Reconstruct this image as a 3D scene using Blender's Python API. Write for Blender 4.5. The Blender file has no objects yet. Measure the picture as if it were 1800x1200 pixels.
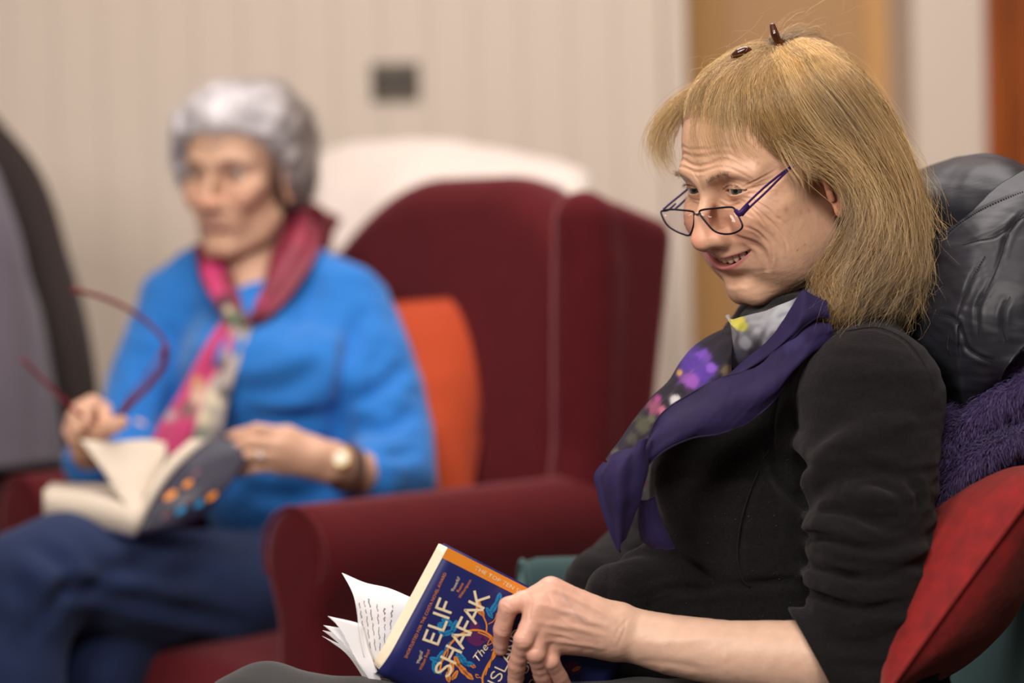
import bpy, math, random
import numpy as np
from mathutils import Matrix, Vector, noise
from mathutils.bvhtree import BVHTree
from mathutils.kdtree import KDTree

random.seed(7)
RNG = np.random.default_rng(7)
SC = bpy.context.scene
COL = SC.collection
R = math.radians
CENTIMETRE = 0.01

# ------------------------------------------------------------------ camera
F_PX = 4250.0
CAM_POS = Vector((0.0, 0.0, 1.03))
CAM_ROT = Matrix.Rotation(R(87.0), 4, 'X') @ Matrix.Rotation(R(-1.4), 4, 'Z')
cam_data = bpy.data.cameras.new('camera')
cam = bpy.data.objects.new('camera', cam_data)
COL.objects.link(cam)
cam.matrix_world = Matrix.Translation(CAM_POS) @ CAM_ROT
cam_data.sensor_width = 36.0
cam_data.lens = 36.0 * F_PX / 1800.0
cam_data.clip_start = 0.05
cam_data.dof.use_dof = True
cam_data.dof.focus_distance = 2.245
cam_data.dof.aperture_fstop = 2.0
SC.camera = cam

# ------------------------------------------------------------------ colour management, world, lights
vs = SC.view_settings
SC.display_settings.display_device = 'sRGB'
vs.view_transform = 'Standard'
vs.look = 'None'
vs.gamma = 1.0
vs.use_curve_mapping = False
vs.exposure = -0.14

world = bpy.data.worlds.new('world')
SC.world = world
world.use_nodes = True
world.node_tree.nodes['Background'].inputs[0].default_value = (1.0, 0.92, 0.85, 1)
world.node_tree.nodes['Background'].inputs[1].default_value = 0.30


def area_light(name, loc, target, size, power, col, size_y=None):
    d = bpy.data.lights.new(name, 'AREA')
    d.shape = 'RECTANGLE'
    d.size = size
    d.size_y = size_y or size
    d.energy = power
    d.color = col
    o = bpy.data.objects.new(name, d)
    COL.objects.link(o)
    o.location = loc
    o.rotation_euler = (Vector(target) - Vector(loc)).to_track_quat('-Z', 'Y').to_euler()
    return o


area_light('key_lamp', (-1.45, -0.05, 2.25), (0.0, 2.6, 1.0), 0.85, 68, (1.0, 0.94, 0.88))
area_light('ceiling_fill', (0.1, 3.0, 2.55), (0.1, 3.05, 0.0), 1.5, 46, (1.0, 0.94, 0.89))  # overhead fill for the wall and hair tops, no fixture built
area_light('ceiling_fill', (0.15, 0.6, 2.5), (0.2, 2.4, 0.9), 0.9, 54, (1.0, 0.94, 0.88))  # unseen fill on the camera side, added to brighten the faces


def at(px, py, Y):
    """world point that stands at depth Y and is seen at pixel (px, py) of the 1800x1200 frame"""
    d = CAM_ROT.to_3x3() @ Vector(((px - 900) / F_PX, (600 - py) / F_PX, -1.0))
    return CAM_POS + d * (Y / d.y)


def atn(pts):
    return np.array([at(*p) for p in pts], dtype=np.float64)


def to_px(P):
    M = np.array((CAM_ROT.to_3x3()).transposed())
    q = (np.asarray(P) - np.array(CAM_POS)) @ M.T
    return np.stack([900 + q[:, 0] / -q[:, 2] * F_PX, 600 - q[:, 1] / -q[:, 2] * F_PX], 1)


# ------------------------------------------------------------------ object helpers
def tag(o, label=None, cat=None, group=None, kind=None):
    if label: o['label'] = label
    if cat: o['category'] = cat
    if group: o['group'] = group
    if kind: o['kind'] = kind
    return o


def empty(name, loc, rz=0.0):
    o = bpy.data.objects.new(name, None)
    o.empty_display_size = 0.05
    COL.objects.link(o)
    o.location = loc
    o.rotation_euler = (0, 0, rz)
    bpy.context.view_layer.update()
    return o


def mesh_np(name, V, Fq, mat, parent=None, colors=None, smooth=True, keep_world=True):
    """V (n,3); Fq (m,3) or (m,4) int array or list of them"""
    me = bpy.data.meshes.new(name)
    V = np.asarray(V, dtype=np.float32)
    fl = Fq if isinstance(Fq, list) else [Fq]
    fl = [np.asarray(f, dtype=np.int32) for f in fl if len(f)]
    loops = np.concatenate([f.ravel() for f in fl])
    tot = np.concatenate([np.full(len(f), f.shape[1], np.int32) for f in fl])
    start = np.concatenate([[0], np.cumsum(tot)[:-1]]).astype(np.int32)
    me.vertices.add(len(V)); me.vertices.foreach_set('co', V.ravel())
    me.loops.add(len(loops)); me.loops.foreach_set('vertex_index', loops)
    me.polygons.add(len(tot)); me.polygons.foreach_set('loop_start', start)
    if smooth:
        me.polygons.foreach_set('use_smooth', np.ones(len(tot), dtype=bool))
    me.update(calc_edges=True)
    me.validate()
    if colors is not None:
        c = np.ones((len(V), 4), np.float32); c[:, :3] = colors
        a = me.color_attributes.new('Col', 'FLOAT_COLOR', 'POINT')
        a.data.foreach_set('color', c.ravel())
    me.materials.append(mat)
    o = bpy.data.objects.new(name, me)
    COL.objects.link(o)
    if parent is not None:
        o.parent = parent
        if keep_world:
            o.matrix_parent_inverse = parent.matrix_world.inverted()
    return o


def local_to(o, loc):
    """move the origin of a mesh object to loc without moving its geometry"""
    o.data.transform(Matrix.Translation(-Vector(loc)))
    o.location = loc
    bpy.context.view_layer.update()
    return o


def join_np(parts):
    Vs, Fs, off = [], {3: [], 4: []}, 0
    Cs = []
    for p in parts:
        V, F = p[0], p[1]
        Vs.append(V)
        for f in (F if isinstance(F, list) else [F]):
            f = np.asarray(f)
            if len(f): Fs[f.shape[1]].append(f + off)
        off += len(V)
        if len(p) > 2: Cs.append(p[2])
    out = [np.concatenate(v) for v in Fs.values() if v]
    return np.concatenate(Vs), out, (np.concatenate(Cs) if Cs else None)


# ------------------------------------------------------------------ materials
def srgb(r, g, b):
    f = lambda c: (c / 255 / 12.92) if c / 255 <= 0.04045 else ((c / 255 + 0.055) / 1.055) ** 2.4
    return (f(r), f(g), f(b))


class Mat:
    def __init__(self, name):
        self.m = bpy.data.materials.new(name); self.m.use_nodes = True
        self.t = self.m.node_tree; self.b = self.t.nodes['Principled BSDF']

    def n(self, kind, **kw):
        nd = self.t.nodes.new(kind)
        for k, v in kw.items():
            if k.startswith('_'): setattr(nd, k[1:], v)
            else: nd.inputs[k.replace('__', ' ')].default_value = v
        return nd

    def l(self, a, b): self.t.links.new(a, b)


def material(name, col=None, rough=0.7, attr=False, var=0.0, var_scale=8.0, bump=0.0, bump_scale=200.0, bump_dist=0.001,
             sheen=0.0, sheen_col=(1, 1, 1), sheen_rough=0.5, sss=0.0, metal=0.0, spec=0.5, trans=0.0, alpha=1.0, coat=0.0, ior=1.45,
             stretch=None, bump2=0.0, bump2_scale=30, bump2_dist=0.003, detail=4.0, emit=None):
    M = Mat(name); b = M.b
    b.inputs['Roughness'].default_value = rough
    b.inputs['Metallic'].default_value = metal
    b.inputs['Specular IOR Level'].default_value = spec
    b.inputs['IOR'].default_value = ior
    b.inputs['Transmission Weight'].default_value = trans
    b.inputs['Alpha'].default_value = alpha
    b.inputs['Coat Weight'].default_value = coat
    b.inputs['Sheen Weight'].default_value = sheen
    b.inputs['Sheen Roughness'].default_value = sheen_rough
    b.inputs['Sheen Tint'].default_value = (*sheen_col, 1)
    if sss:
        b.inputs['Subsurface Weight'].default_value = sss
        b.inputs['Subsurface Radius'].default_value = (1.0, 0.4, 0.22)
        b.inputs['Subsurface Scale'].default_value = 0.006
    tc = M.n('ShaderNodeTexCoord')
    co = tc.outputs['Object']
    if stretch:
        mp = M.n('ShaderNodeMapping'); mp.inputs['Scale'].default_value = stretch
        M.l(co, mp.inputs[0]); co = mp.outputs[0]
    src = None
    if attr:
        a = M.n('ShaderNodeAttribute', _attribute_name='Col'); src = a.outputs['Color']
    elif col is not None:
        b.inputs['Base Color'].default_value = (*col, 1)
    if var > 0:
        nz = M.n('ShaderNodeTexNoise', Scale=var_scale, Detail=detail); M.l(co, nz.inputs['Vector'])
        hsv = M.n('ShaderNodeHueSaturation')
        mr = M.n('ShaderNodeMapRange'); mr.inputs['From Min'].default_value = 0.25; mr.inputs['From Max'].default_value = 0.75
        mr.inputs['To Min'].default_value = 1 - var; mr.inputs['To Max'].default_value = 1 + var
        M.l(nz.outputs['Fac'], mr.inputs[0]); M.l(mr.outputs[0], hsv.inputs['Value'])
        if src is not None: M.l(src, hsv.inputs['Color'])
        else: hsv.inputs['Color'].default_value = (*col, 1)
        src = hsv.outputs[0]
    if src is not None: M.l(src, b.inputs['Base Color'])
    prev = None
    for st, sc_, ds in ((bump, bump_scale, bump_dist), (bump2, bump2_scale, bump2_dist)):
        if st > 0:
            nz = M.n('ShaderNodeTexNoise', Scale=sc_, Detail=detail); M.l(co, nz.inputs['Vector'])
            bp = M.n('ShaderNodeBump', Strength=st, Distance=ds); M.l(nz.outputs['Fac'], bp.inputs['Height'])
            if prev is not None: M.l(prev, bp.inputs['Normal'])
            prev = bp.outputs[0]
    if prev is not None: M.l(prev, b.inputs['Normal'])
    if emit: 
        b.inputs['Emission Color'].default_value = (*emit[0], 1); b.inputs['Emission Strength'].default_value = emit[1]
    return M.m


# ------------------------------------------------------------------ signed-distance modelling (numpy)
def _v(a): return np.asarray(a, dtype=np.float32)


def smin(a, b, k):
    if k <= 0: return np.minimum(a, b)
    h = np.maximum(k - np.abs(a - b), 0) / k
    return np.minimum(a, b) - h * h * k * 0.25


def smax(a, b, k): return -smin(-a, -b, k)


def d_ell(P, c, r, rot=None):
    q = P - _v(c)
    if rot is not None: q = q @ _v(rot)       # columns of rot are the ellipsoid's axes
    r = _v(r)
    k0 = np.sqrt(((q / r) ** 2).sum(1)); k1 = np.sqrt(((q / (r * r)) ** 2).sum(1)) + 1e-9
    return k0 * (k0 - 1) / k1


def d_cap(P, a, b, ra, rb):
    a = _v(a); b = _v(b); ab = b - a; L = float((ab * ab).sum()) + 1e-12
    q = P - a
    t = np.clip((q @ ab) / L, 0, 1)
    return np.sqrt(((q - t[:, None] * ab) ** 2).sum(1)) - (ra + (rb - ra) * t)


def d_chain(P, pts, rad, k=0.0):
    d = None
    for i in range(len(pts) - 1):
        e = d_cap(P, pts[i], pts[i + 1], rad[i], rad[i + 1])
        d = e if d is None else (smin(d, e, k) if k else np.minimum(d, e))
    return d


class Shape:
    def __init__(self, mirror=False): self.ops = []; self.mirror = mirror

    def ell(self, c, r, k=0.01, rot=None, sub=False, m=True): self.ops.append(('e', c, r, k, rot, sub, m)); return self
    def cap(self, a, b, ra, rb=None, k=0.01, sub=False, m=True): self.ops.append(('c', [a, b], [ra, ra if rb is None else rb], k, None, sub, m)); return self
    def chain(self, pts, rad, k=0.01, sub=False, m=True, ik=0.0): self.ops.append(('c', pts, rad, k, ik, sub, m)); return self
    def fn(self, f, k=0.01, sub=False): self.ops.append(('f', f, None, k, None, sub, False)); return self

    def __call__(self, P):
        P = P.astype(np.float32)
        PM = P.copy(); PM[:, 0] = np.abs(PM[:, 0])
        d = np.full(len(P), 10.0, np.float32)
        for t, a, b, k, x, sub, m in self.ops:
            Q = PM if (self.mirror and m) else P
            if t == 'e': e = d_ell(Q, a, b, x)
            elif t == 'c': e = d_chain(Q, a, b, x or 0.0)
            else: e = a(P)
            d = smax(d, -e, k) if sub else smin(d, e, k)
        return d


def evalc(f, P, n=120000):
    if len(P) <= n: return f(P)
    return np.concatenate([f(P[i:i + n]) for i in range(0, len(P), n)])


def polygonise(f, lo, hi, h, project=2, slack=1.85):
    """surface nets on a sparse grid, vertices then pulled on to the zero level"""
    lo = np.array(lo, np.float64); hi = np.array(hi, np.float64)
    B = 8
    nb = np.ceil((hi - lo) / (h * B)).astype(int)
    n = nb * B + 1
    gi = np.stack(np.meshgrid(*[np.arange(k) for k in nb], indexing='ij'), -1).reshape(-1, 3)
    cen = lo + (gi + 0.5) * B * h
    dc = evalc(f, cen)
    rad = math.sqrt(3) * 0.5 * B * h * slack + h
    keep = np.abs(dc) < rad
    D = np.repeat(np.repeat(np.repeat(dc.reshape(nb), B, 0), B, 1), B, 2).astype(np.float32)
    D = np.pad(D, ((0, 1), (0, 1), (0, 1)), mode='edge')
    kb = gi[keep]
    mask = np.zeros(tuple(n), bool)
    loc = np.stack(np.meshgrid(*[np.arange(B + 1)] * 3, indexing='ij'), -1).reshape(-1, 3)
    idx = (kb[:, None, :] * B + loc[None]).reshape(-1, 3)
    mask[idx[:, 0], idx[:, 1], idx[:, 2]] = True
    I = np.argwhere(mask)
    D[I[:, 0], I[:, 1], I[:, 2]] = evalc(f, lo + I * h)
    S = D < 0
    c = S.astype(np.uint8)
    cnt = sum(c[i:n[0] - 1 + i, j:n[1] - 1 + j, k:n[2] - 1 + k] for i in (0, 1) for j in (0, 1) for k in (0, 1))
    A = np.argwhere((cnt > 0) & (cnt < 8))
    vid = np.full(tuple(n - 1), -1, np.int32)
    vid[A[:, 0], A[:, 1], A[:, 2]] = np.arange(len(A))
    acc = np.zeros((len(A), 3)); num = np.zeros(len(A))
    cor = [(i, j, k) for i in (0, 1) for j in (0, 1) for k in (0, 1)]
    val = {o: D[A[:, 0] + o[0], A[:, 1] + o[1], A[:, 2] + o[2]] for o in cor}
    for o in cor:
        for ax in range(3):
            if o[ax] == 0:
                o2 = tuple(1 if q == ax else o[q] for q in range(3))
                a, b = val[o], val[o2]
                m = (a < 0) != (b < 0)
                t = np.where(m, a / np.where(m, a - b, 1), 0)
                p = np.array(o, float)[None] + t[:, None] * np.eye(3)[ax][None]
                acc[m] += p[m]; num[m] += 1
    V = lo + (A + acc / num[:, None]) * h
    quads = []
    for ax in range(3):
        u, v = (ax + 1) % 3, (ax + 2) % 3
        sl0 = [slice(None)] * 3; sl1 = [slice(None)] * 3
        sl0[ax] = slice(0, -1); sl1[ax] = slice(1, None)
        E = S[tuple(sl0)] != S[tuple(sl1)]
        X = np.argwhere(E)
        X = X[(X[:, u] > 0) & (X[:, v] > 0) & (X[:, u] < n[u] - 1) & (X[:, v] < n[v] - 1)]
        inside = S[X[:, 0], X[:, 1], X[:, 2]]
        q = []
        for du, dv in ((1, 1), (0, 1), (0, 0), (1, 0)):
            Y = X.copy(); Y[:, u] -= du; Y[:, v] -= dv
            q.append(vid[Y[:, 0], Y[:, 1], Y[:, 2]])
        q = np.stack(q, 1)
        q = np.where(inside[:, None], q, q[:, ::-1])
        quads.append(q)
    Q = np.concatenate(quads)
    Q = Q[(Q >= 0).all(1)]
    for _ in range(project):
        g = grad(f, V, h * 0.5)
        d = evalc(f, V)
        step = d[:, None] * g / np.maximum((g * g).sum(1), 0.2)[:, None]
        L = np.linalg.norm(step, axis=1, keepdims=True)
        V = V - step * np.minimum(1, h * 0.8 / np.maximum(L, 1e-9))
    return V, Q


def grad(f, V, e):
    k = np.array([[1, -1, -1], [-1, -1, 1], [-1, 1, -1], [1, 1, 1]], float)
    g = sum(kk[None] * evalc(f, V + kk * e)[:, None] for kk in k)
    return g / (4 * e)


def normals_of(V, F):
    N = np.zeros_like(V)
    for f in (F if isinstance(F, list) else [F]):
        f = np.asarray(f)
        if f.shape[1] == 4: fn = np.cross(V[f[:, 2]] - V[f[:, 0]], V[f[:, 3]] - V[f[:, 1]])
        else: fn = np.cross(V[f[:, 1]] - V[f[:, 0]], V[f[:, 2]] - V[f[:, 0]])
        for i in range(f.shape[1]): np.add.at(N, f[:, i], fn)
    return N / np.maximum(np.linalg.norm(N, axis=1, keepdims=True), 1e-12)


def catmull(P, n):
    """P (k,d) -> n points of the Catmull-Rom curve through P"""
    P = np.asarray(P, float)
    k = len(P)
    if k == 2:
        t = np.linspace(0, 1, n)[:, None]
        return P[0] * (1 - t) + P[1] * t
    E = np.vstack([2 * P[0] - P[1], P, 2 * P[-1] - P[-2]])
    s = np.linspace(0, k - 1, n)
    i = np.minimum(s.astype(int), k - 2); t = (s - i)[:, None]
    a, b, c, d = E[i], E[i + 1], E[i + 2], E[i + 3]
    return 0.5 * (2 * b + (c - a) * t + (2 * a - 5 * b + 4 * c - d) * t * t + (3 * b - a - 3 * c + d) * t ** 3)


def fbm(P, scale, octs=3, seed=0.0):
    """cheap smooth pseudo-noise, vectorised (sums of rotated sines), about -1..1"""
    P = np.asarray(P, float) * scale
    rs = np.random.default_rng(int(seed) + 11)
    out = np.zeros(len(P)); amp = 1.0; tot = 0
    for o in range(octs):
        for _ in range(4):
            w = rs.normal(size=3); w /= np.linalg.norm(w)
            w2 = rs.normal(size=3); w2 /= np.linalg.norm(w2)
            ph = rs.uniform(0, 6.28, 2)
            out += amp * np.sin(P @ w * 6.28 * 0.5 + ph[0] + 1.7 * np.sin(P @ w2 * 2.1 + ph[1])) / 2.8
        tot += amp; amp *= 0.5; P = P * 2.03
    return out / tot


def dist_poly(V, pts):
    """distance of V to a polyline and the arc parameter 0..1"""
    pts = np.asarray(pts, float)
    best = np.full(len(V), 1e9); par = np.zeros(len(V))
    L = np.linalg.norm(np.diff(pts, axis=0), axis=1); tot = L.sum(); acc = 0
    for i in range(len(pts) - 1):
        a, b = pts[i], pts[i + 1]; ab = b - a
        t = np.clip(((V - a) @ ab) / max((ab * ab).sum(), 1e-12), 0, 1)
        d = np.linalg.norm(V - a - t[:, None] * ab, axis=1)
        m = d < best
        best[m] = d[m]; par[m] = (acc + t[m] * L[i]) / tot
        acc += L[i]
    return best, par


class Surf:
    """a mesh being sculpted: strokes are drawn on it from where the camera stands"""
    def __init__(self, V, F):
        self.V, self.F = np.asarray(V, float), F
        self.N = normals_of(self.V, F)
        self.bvh = None

    def hit(self, px, py):
        if self.bvh is None:
            self.bvh = BVHTree.FromPolygons([tuple(v) for v in self.V], [tuple(int(i) for i in q) for f in (self.F if isinstance(self.F, list) else [self.F]) for q in f])
        d = (CAM_ROT.to_3x3() @ Vector(((px - 900) / F_PX, (600 - py) / F_PX, -1.0))).normalized()
        h = self.bvh.ray_cast(CAM_POS, d)
        return None if h[0] is None else np.array(h[0])

    def path(self, pxs, n=None):
        q = catmull(np.array(pxs, float), n or max(6, len(pxs) * 4))
        out = [self.hit(a, b) for a, b in q]
        out = [o for o in out if o is not None]
        return np.array(out) if len(out) > 1 else None

    def near(self, pts, r):
        lo, hi = pts.min(0) - r, pts.max(0) + r
        return np.where(((self.V > lo) & (self.V < hi)).all(1))[0]

    def crease(self, pxs, width, depth, ridge=0.45, taper=True, world=None):
        pts = self.path(pxs) if world is None else np.asarray(world)
        if pts is None: return
        i = self.near(pts, width * 5)
        if not len(i): return
        d, t = dist_poly(self.V[i], pts)
        a = np.sin(np.clip(t, 0.0, 1) * math.pi) ** 0.6 if taper else 1.0
        disp = -depth * np.exp(-(d / width) ** 2) + ridge * depth * np.exp(-((d - 2.0 * width) / width) ** 2)
        self.V[i] += self.N[i] * (disp * a)[:, None]

    def refresh(self): self.N = normals_of(self.V, self.F); self.bvh = None
# ------------------------------------------------------------------ heads
def head_frame(theta, pitch, roll=0.0):
    """columns: right, forward, up; the face looks towards -X turned theta degrees to the camera"""
    th = R(theta)
    fwd = Vector((-math.cos(th), -math.sin(th), 0)); up = Vector((0, 0, 1)); right = fwd.cross(up)
    p = R(pitch)
    f2 = fwd * math.cos(p) - up * math.sin(p); u2 = up * math.cos(p) + fwd * math.sin(p)
    r = R(roll)
    r2 = right * math.cos(r) + u2 * math.sin(r); u3 = u2 * math.cos(r) - right * math.sin(r)
    return np.array([list(r2), list(f2), list(u3)]).T


def solve_origin(M, local, px, py, Y):
    """head origin such that the local point is seen at (px, py) while the head origin stands at depth Y"""
    off = M @ np.array(local)
    w = np.array(at(px, py, Y + off[1]))
    return w - off


def head_shape(p):
    S = Shape(mirror=True)
    g = p.get
    S.ell((0, -.014, .056), (.0735, .090, .074), 0)
    S.ell((0, .034, .046), (.0590, .0545, .053), .030)
    S.ell((0, .036, -.012), (.0545, .047, .058), .030)
    cb = g('chin', 0.0)
    S.chain([(.052, .004, -.050), (.042, .036, -.074), (.013, .074 + cb, -.090)], [.014, .014, .012], .028)
    S.ell((0, .034, -.052), (.045, .044, .030), .025)
    S.ell((0, .079 + cb, -.083), (.0175, .0145, .0145), .016)                         # chin
    S.ell((.045, .058, -.004), (.019, .019, .014), .022)                          # cheek bone
    S.ell((g('apx', .036), g('apy', .072), g('apz', -.020)), (.017, .017 + g('apple', 0), .015), .020)                           # cheek
    S.chain([(.010, .0895, .030), (.030, .0865, .036), (.048, .070, .030)], [.005, .0055, .005], .016)    # brow
    S.ell((0, .078, .030), (.012, .012, .012), .015)
    if g('fill', 0): S.ell((.047, .040, -.034), (.0135 + g('fill', 0), .030, .028), .026)
    if g('fill', 0): S.ell((.0385, .040, -.053), (.0150, .028, .026), .026)
    # eye sockets
    S.ell((.030, .098, .015), (.0155, .0165, .0115), .013, sub=True)
    S.ell((.016, .095, .010), (.0045, .007, .009), .010, sub=True)
    # nose
    nt = g('nose', (.116, -.020))
    S.chain([(0, .080, .026), (0, .0925, .010), (0, .104, -.004), (0, nt[0] - .010, nt[1] + .003)], [.0075, .0060, .0066, .0085], .011)
    S.ell((0, nt[0] - .0095, nt[1] + .0005), (.0115, .0112, .0102), .008)
    S.ell((.0125, .0960, nt[1] - .0010), (.0072, .0110, .0085), .007)
    S.cap((0, nt[0] - .012, nt[1] - .006), (0, .096, nt[1] - .010), .0048, .005, .005)
    S.ell((.0068, .1000, nt[1] - .0105), (.0034, .0060, .0040), .003, sub=True)
    # muzzle and mouth
    ly = g('lipy', 0.0)
    S.ell((0, .070 + ly * .8, -.048), (.034, .0255, .024), .018)
    mx, mz, my = g('mouth', (.027, -.0405, .0805))
    gap = g('gap', .0022)
    uz = g('lipz', -.0455)
    S.chain([(0, .0945 + ly, uz + .0020), (.007, .0938 + ly, uz + .0032), (.016, .0895 + ly, uz + .0025), (mx, my, mz + .001)], [.0040, .0042, .0034, .0016], .0035)
    S.chain([(0, .0925 + ly, uz - .0075), (.010, .0905 + ly, uz - .0070), (.019, .0860 + ly, uz - .0040), (mx, my, mz - .001)], [.0050, .0046, .0034, .0014], .0045)
    S.ell((0, .089 + ly, -.069), (.020, .006, .0045), .010, sub=True)                 # under the lip
    if gap > .001:
        S.fn(lambda P: np.maximum(np.maximum(np.abs(P[:, 2] - (uz - .0022 + (mz - uz + .0022) * (np.abs(P[:, 0]) / mx) ** 1.7)) - gap * (1 - (np.abs(P[:, 0]) / mx) ** 2),
                                             (my - .006) - P[:, 1]), np.abs(P[:, 0]) - mx * .96), .0012, sub=True)
    else:
        S.chain([(0, .0985 + ly, uz - .0020), (.012, .0950 + ly, uz - .0022), (mx, my + .004, mz)], [.0012, .0012, .0008], .002, sub=True)
    # lids
    er = .0128
    ex, ey, ez = EYE
    S.ell((ex, ey, ez), (er + .0008, er, er), .005)
    op = g('open', .0046)
    S.fn(lambda P: eye_opening(P, op, g('lid', 0.0)), .0008, sub=True)
    # ears: plate, helix rim, lobe, concha
    es, eo = g('ear_scale', .9), g('ear', (.0, .004, -.006))
    E = lambda q: tuple(((np.array(q) - (.077, -.004, .003)) * es + (.077, -.004, .003) + np.array(eo)).tolist())
    Er = lambda r: tuple((np.array(r) * es).tolist())
    S.ell(E((.0745, -.006, .004)), Er((.0050, .0150, .0270)), .008)
    hx = catmull([(.0755, .006, .004), (.0765, .008, .015), (.0780, .002, .0275), (.0800, -.010, .0285), (.0812, -.019, .017), (.0805, -.0195, .002), (.0785, -.015, -.012), (.0765, -.007, -.022)], 16)
    S.chain([E(q) for q in hx], list(np.interp(np.arange(16), [0, 5, 9, 15], [.0024, .0030, .0032, .0036]) * es), .003)
    S.ell(E((.0765, -.003, -.0235)), Er((.0040, .0075, .0085)), .005)
    S.ell(E((.0815, -.004, .015)), Er((.0040, .0085, .0100)), .004, sub=True)
    S.ell(E((.0810, -.001, -.004)), Er((.0050, .0065, .0085)), .004, sub=True)
    ah = catmull([(.0785, -.008, .022), (.0790, -.0125, .012), (.0785, -.012, .000), (.0770, -.006, -.011)], 10)
    S.chain([E(q) for q in ah], [.0019] * 10, .003)
    S.cap(E((.0765, .0055, -.004)), E((.0765, .0045, -.010)), .0028, .0028, .003)
    # neck
    nk = g('neck', [(0, -.012, -.030), (0, -.030, -.090), (0, -.045, -.150)])
    S.chain(nk, g('neckr', [.050, .049, .056]), .020)
    return S


EYE = (.0305, .0735, .0160)


def eye_opening(P, op, lid):
    x = (np.abs(P[:, 0]) - EYE[0]) / .0135
    z = P[:, 2] - EYE[2]
    up = op * np.sqrt(np.maximum(1 - x * x, 0)) - .0002 - lid
    lo = -op * .62 * np.sqrt(np.maximum(1 - x * x, 0))
    d = np.maximum(z - up, lo - z)
    d = np.maximum(d, np.abs(x) * .0135 - .0128)
    return np.maximum(d, (EYE[1] + .002) - P[:, 1])


def make_head(par, O, M, h):
    S = head_shape(par)
    V, Q = polygonise(S, (-.095, -.115, -.165), (.095, .130, .140), h)
    return V, Q


def band(x, c, w): return np.exp(-((x - c) / w) ** 2)


def skin_colors(V, base, par, seed=0):
    """own colour of the skin by place on the head (local coordinates)"""
    C = np.tile(np.array(base), (len(V), 1))
    x, y, z = np.abs(V[:, 0]), V[:, 1], V[:, 2]
    n = fbm(V, 60, 3, seed)[:, None]
    C *= 1 + .05 * n
    pink = np.array([1.07, .80, .78])
    def mix(w, c, amt):
        nonlocal C
        w = np.clip(w, 0, 1)[:, None] * amt
        C = C * (1 - w) + (C * np.array(c)) * w
    front = np.clip((y - .03) / .03, 0, 1)
    mix(front * np.exp(-((x - .040) / .020) ** 2 - ((z + .018) / .020) ** 2), pink, par.get('blush', .7))
    mix(front * np.exp(-(x / .014) ** 2 - ((z + .020) / .012) ** 2) * (y > .095), pink, .8)
    mix((y < .025) * np.exp(-((x - .08) / .008) ** 2), (1.08, .76, .72), .8)
    mix(front * np.exp(-((x - EYE[0]) / .016) ** 2 - ((z - EYE[2]) / .010) ** 2), (.86, .70, .68), .55)
    # lips
    mx, mz, my = par.get('mouth', (.027, -.0405, .0805)); uz = par.get('lipz', -.0455)
    cz = uz - .0022 + (mz - uz + .0022) * np.clip(x / mx, 0, 1) ** 1.7
    hu = .0062 * (1 - np.clip(x / mx, 0, 1) ** 1.6) + .0008; hl = .0100 * (1 - np.clip(x / mx, 0, 1) ** 1.8) + .0008
    dz = z - cz
    lip = (1 / (1 + np.exp((dz - hu) / .0005))) * (1 / (1 + np.exp((-dz - hl) / .0006))) * (y > my - .004) * (x < mx)
    lc = np.array(par.get('lips', (.42, .13, .12)))
    w = (np.clip(lip, 0, 1) * par.get('lipamt', .85))[:, None]
    C = C * (1 - w) + lc * w
    # freckles and age spots
    rs = np.random.default_rng(seed + 3)
    front_idx = np.where((z > -.1) & (z < .11))[0]
    for _ in range(par.get('spots', 60)):
        c = V[rs.choice(front_idx)]
        r = rs.uniform(.0006, .0022); a = rs.uniform(.12, .42)
        i = np.where((np.abs(V - c) < r * 3).all(1))[0]
        d = np.linalg.norm(V[i] - c, axis=1)
        ww = (a * np.exp(-(d / r) ** 2))[:, None]
        C[i] = C[i] * (1 - ww) + C[i] * np.array([.62, .42, .34]) * ww
    return np.clip(C, 0, 1)


def add_eyes(parent, O, M, look, iris, name='eye'):
    """eyeballs: white, iris and pupil coloured on one mesh, cornea bulge"""
    r = .0118
    nu, nv = 40, 48
    for s in (-1, 1):
        th = np.linspace(0, math.pi, nu); ph = np.linspace(0, 2 * math.pi, nv, endpoint=False)
        T, Pp = np.meshgrid(th, ph, indexing='ij')
        rr = r + .0009 * np.exp(-(T / .42) ** 4)
        lx = rr * np.sin(T) * np.cos(Pp); lz = rr * np.sin(T) * np.sin(Pp); ly = rr * np.cos(T)
        L = np.stack([lx, ly, lz], -1).reshape(-1, 3)
        C = np.tile(np.array([.50, .45, .42]), (len(L), 1))
        t = T.reshape(-1)
        C[t < .50] = iris; C[(t > .43) & (t < .52)] = np.array(iris) * .45
        C[t < .20] = (.004, .004, .005)
        yaw, pit = look
        Ry = np.array(Matrix.Rotation(R(yaw), 3, 'Z') @ Matrix.Rotation(R(pit), 3, 'X'))
        L = L @ Ry.T + np.array([s * EYE[0], EYE[1], EYE[2]])
        W = L @ M.T + O
        F = []
        for i in range(nu - 1):
            for j in range(nv):
                F.append((i * nv + j, i * nv + (j + 1) % nv, (i + 1) * nv + (j + 1) % nv, (i + 1) * nv + j))
        mesh_np('eye', W, np.array(F), MAT['eye'], parent, C)


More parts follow.
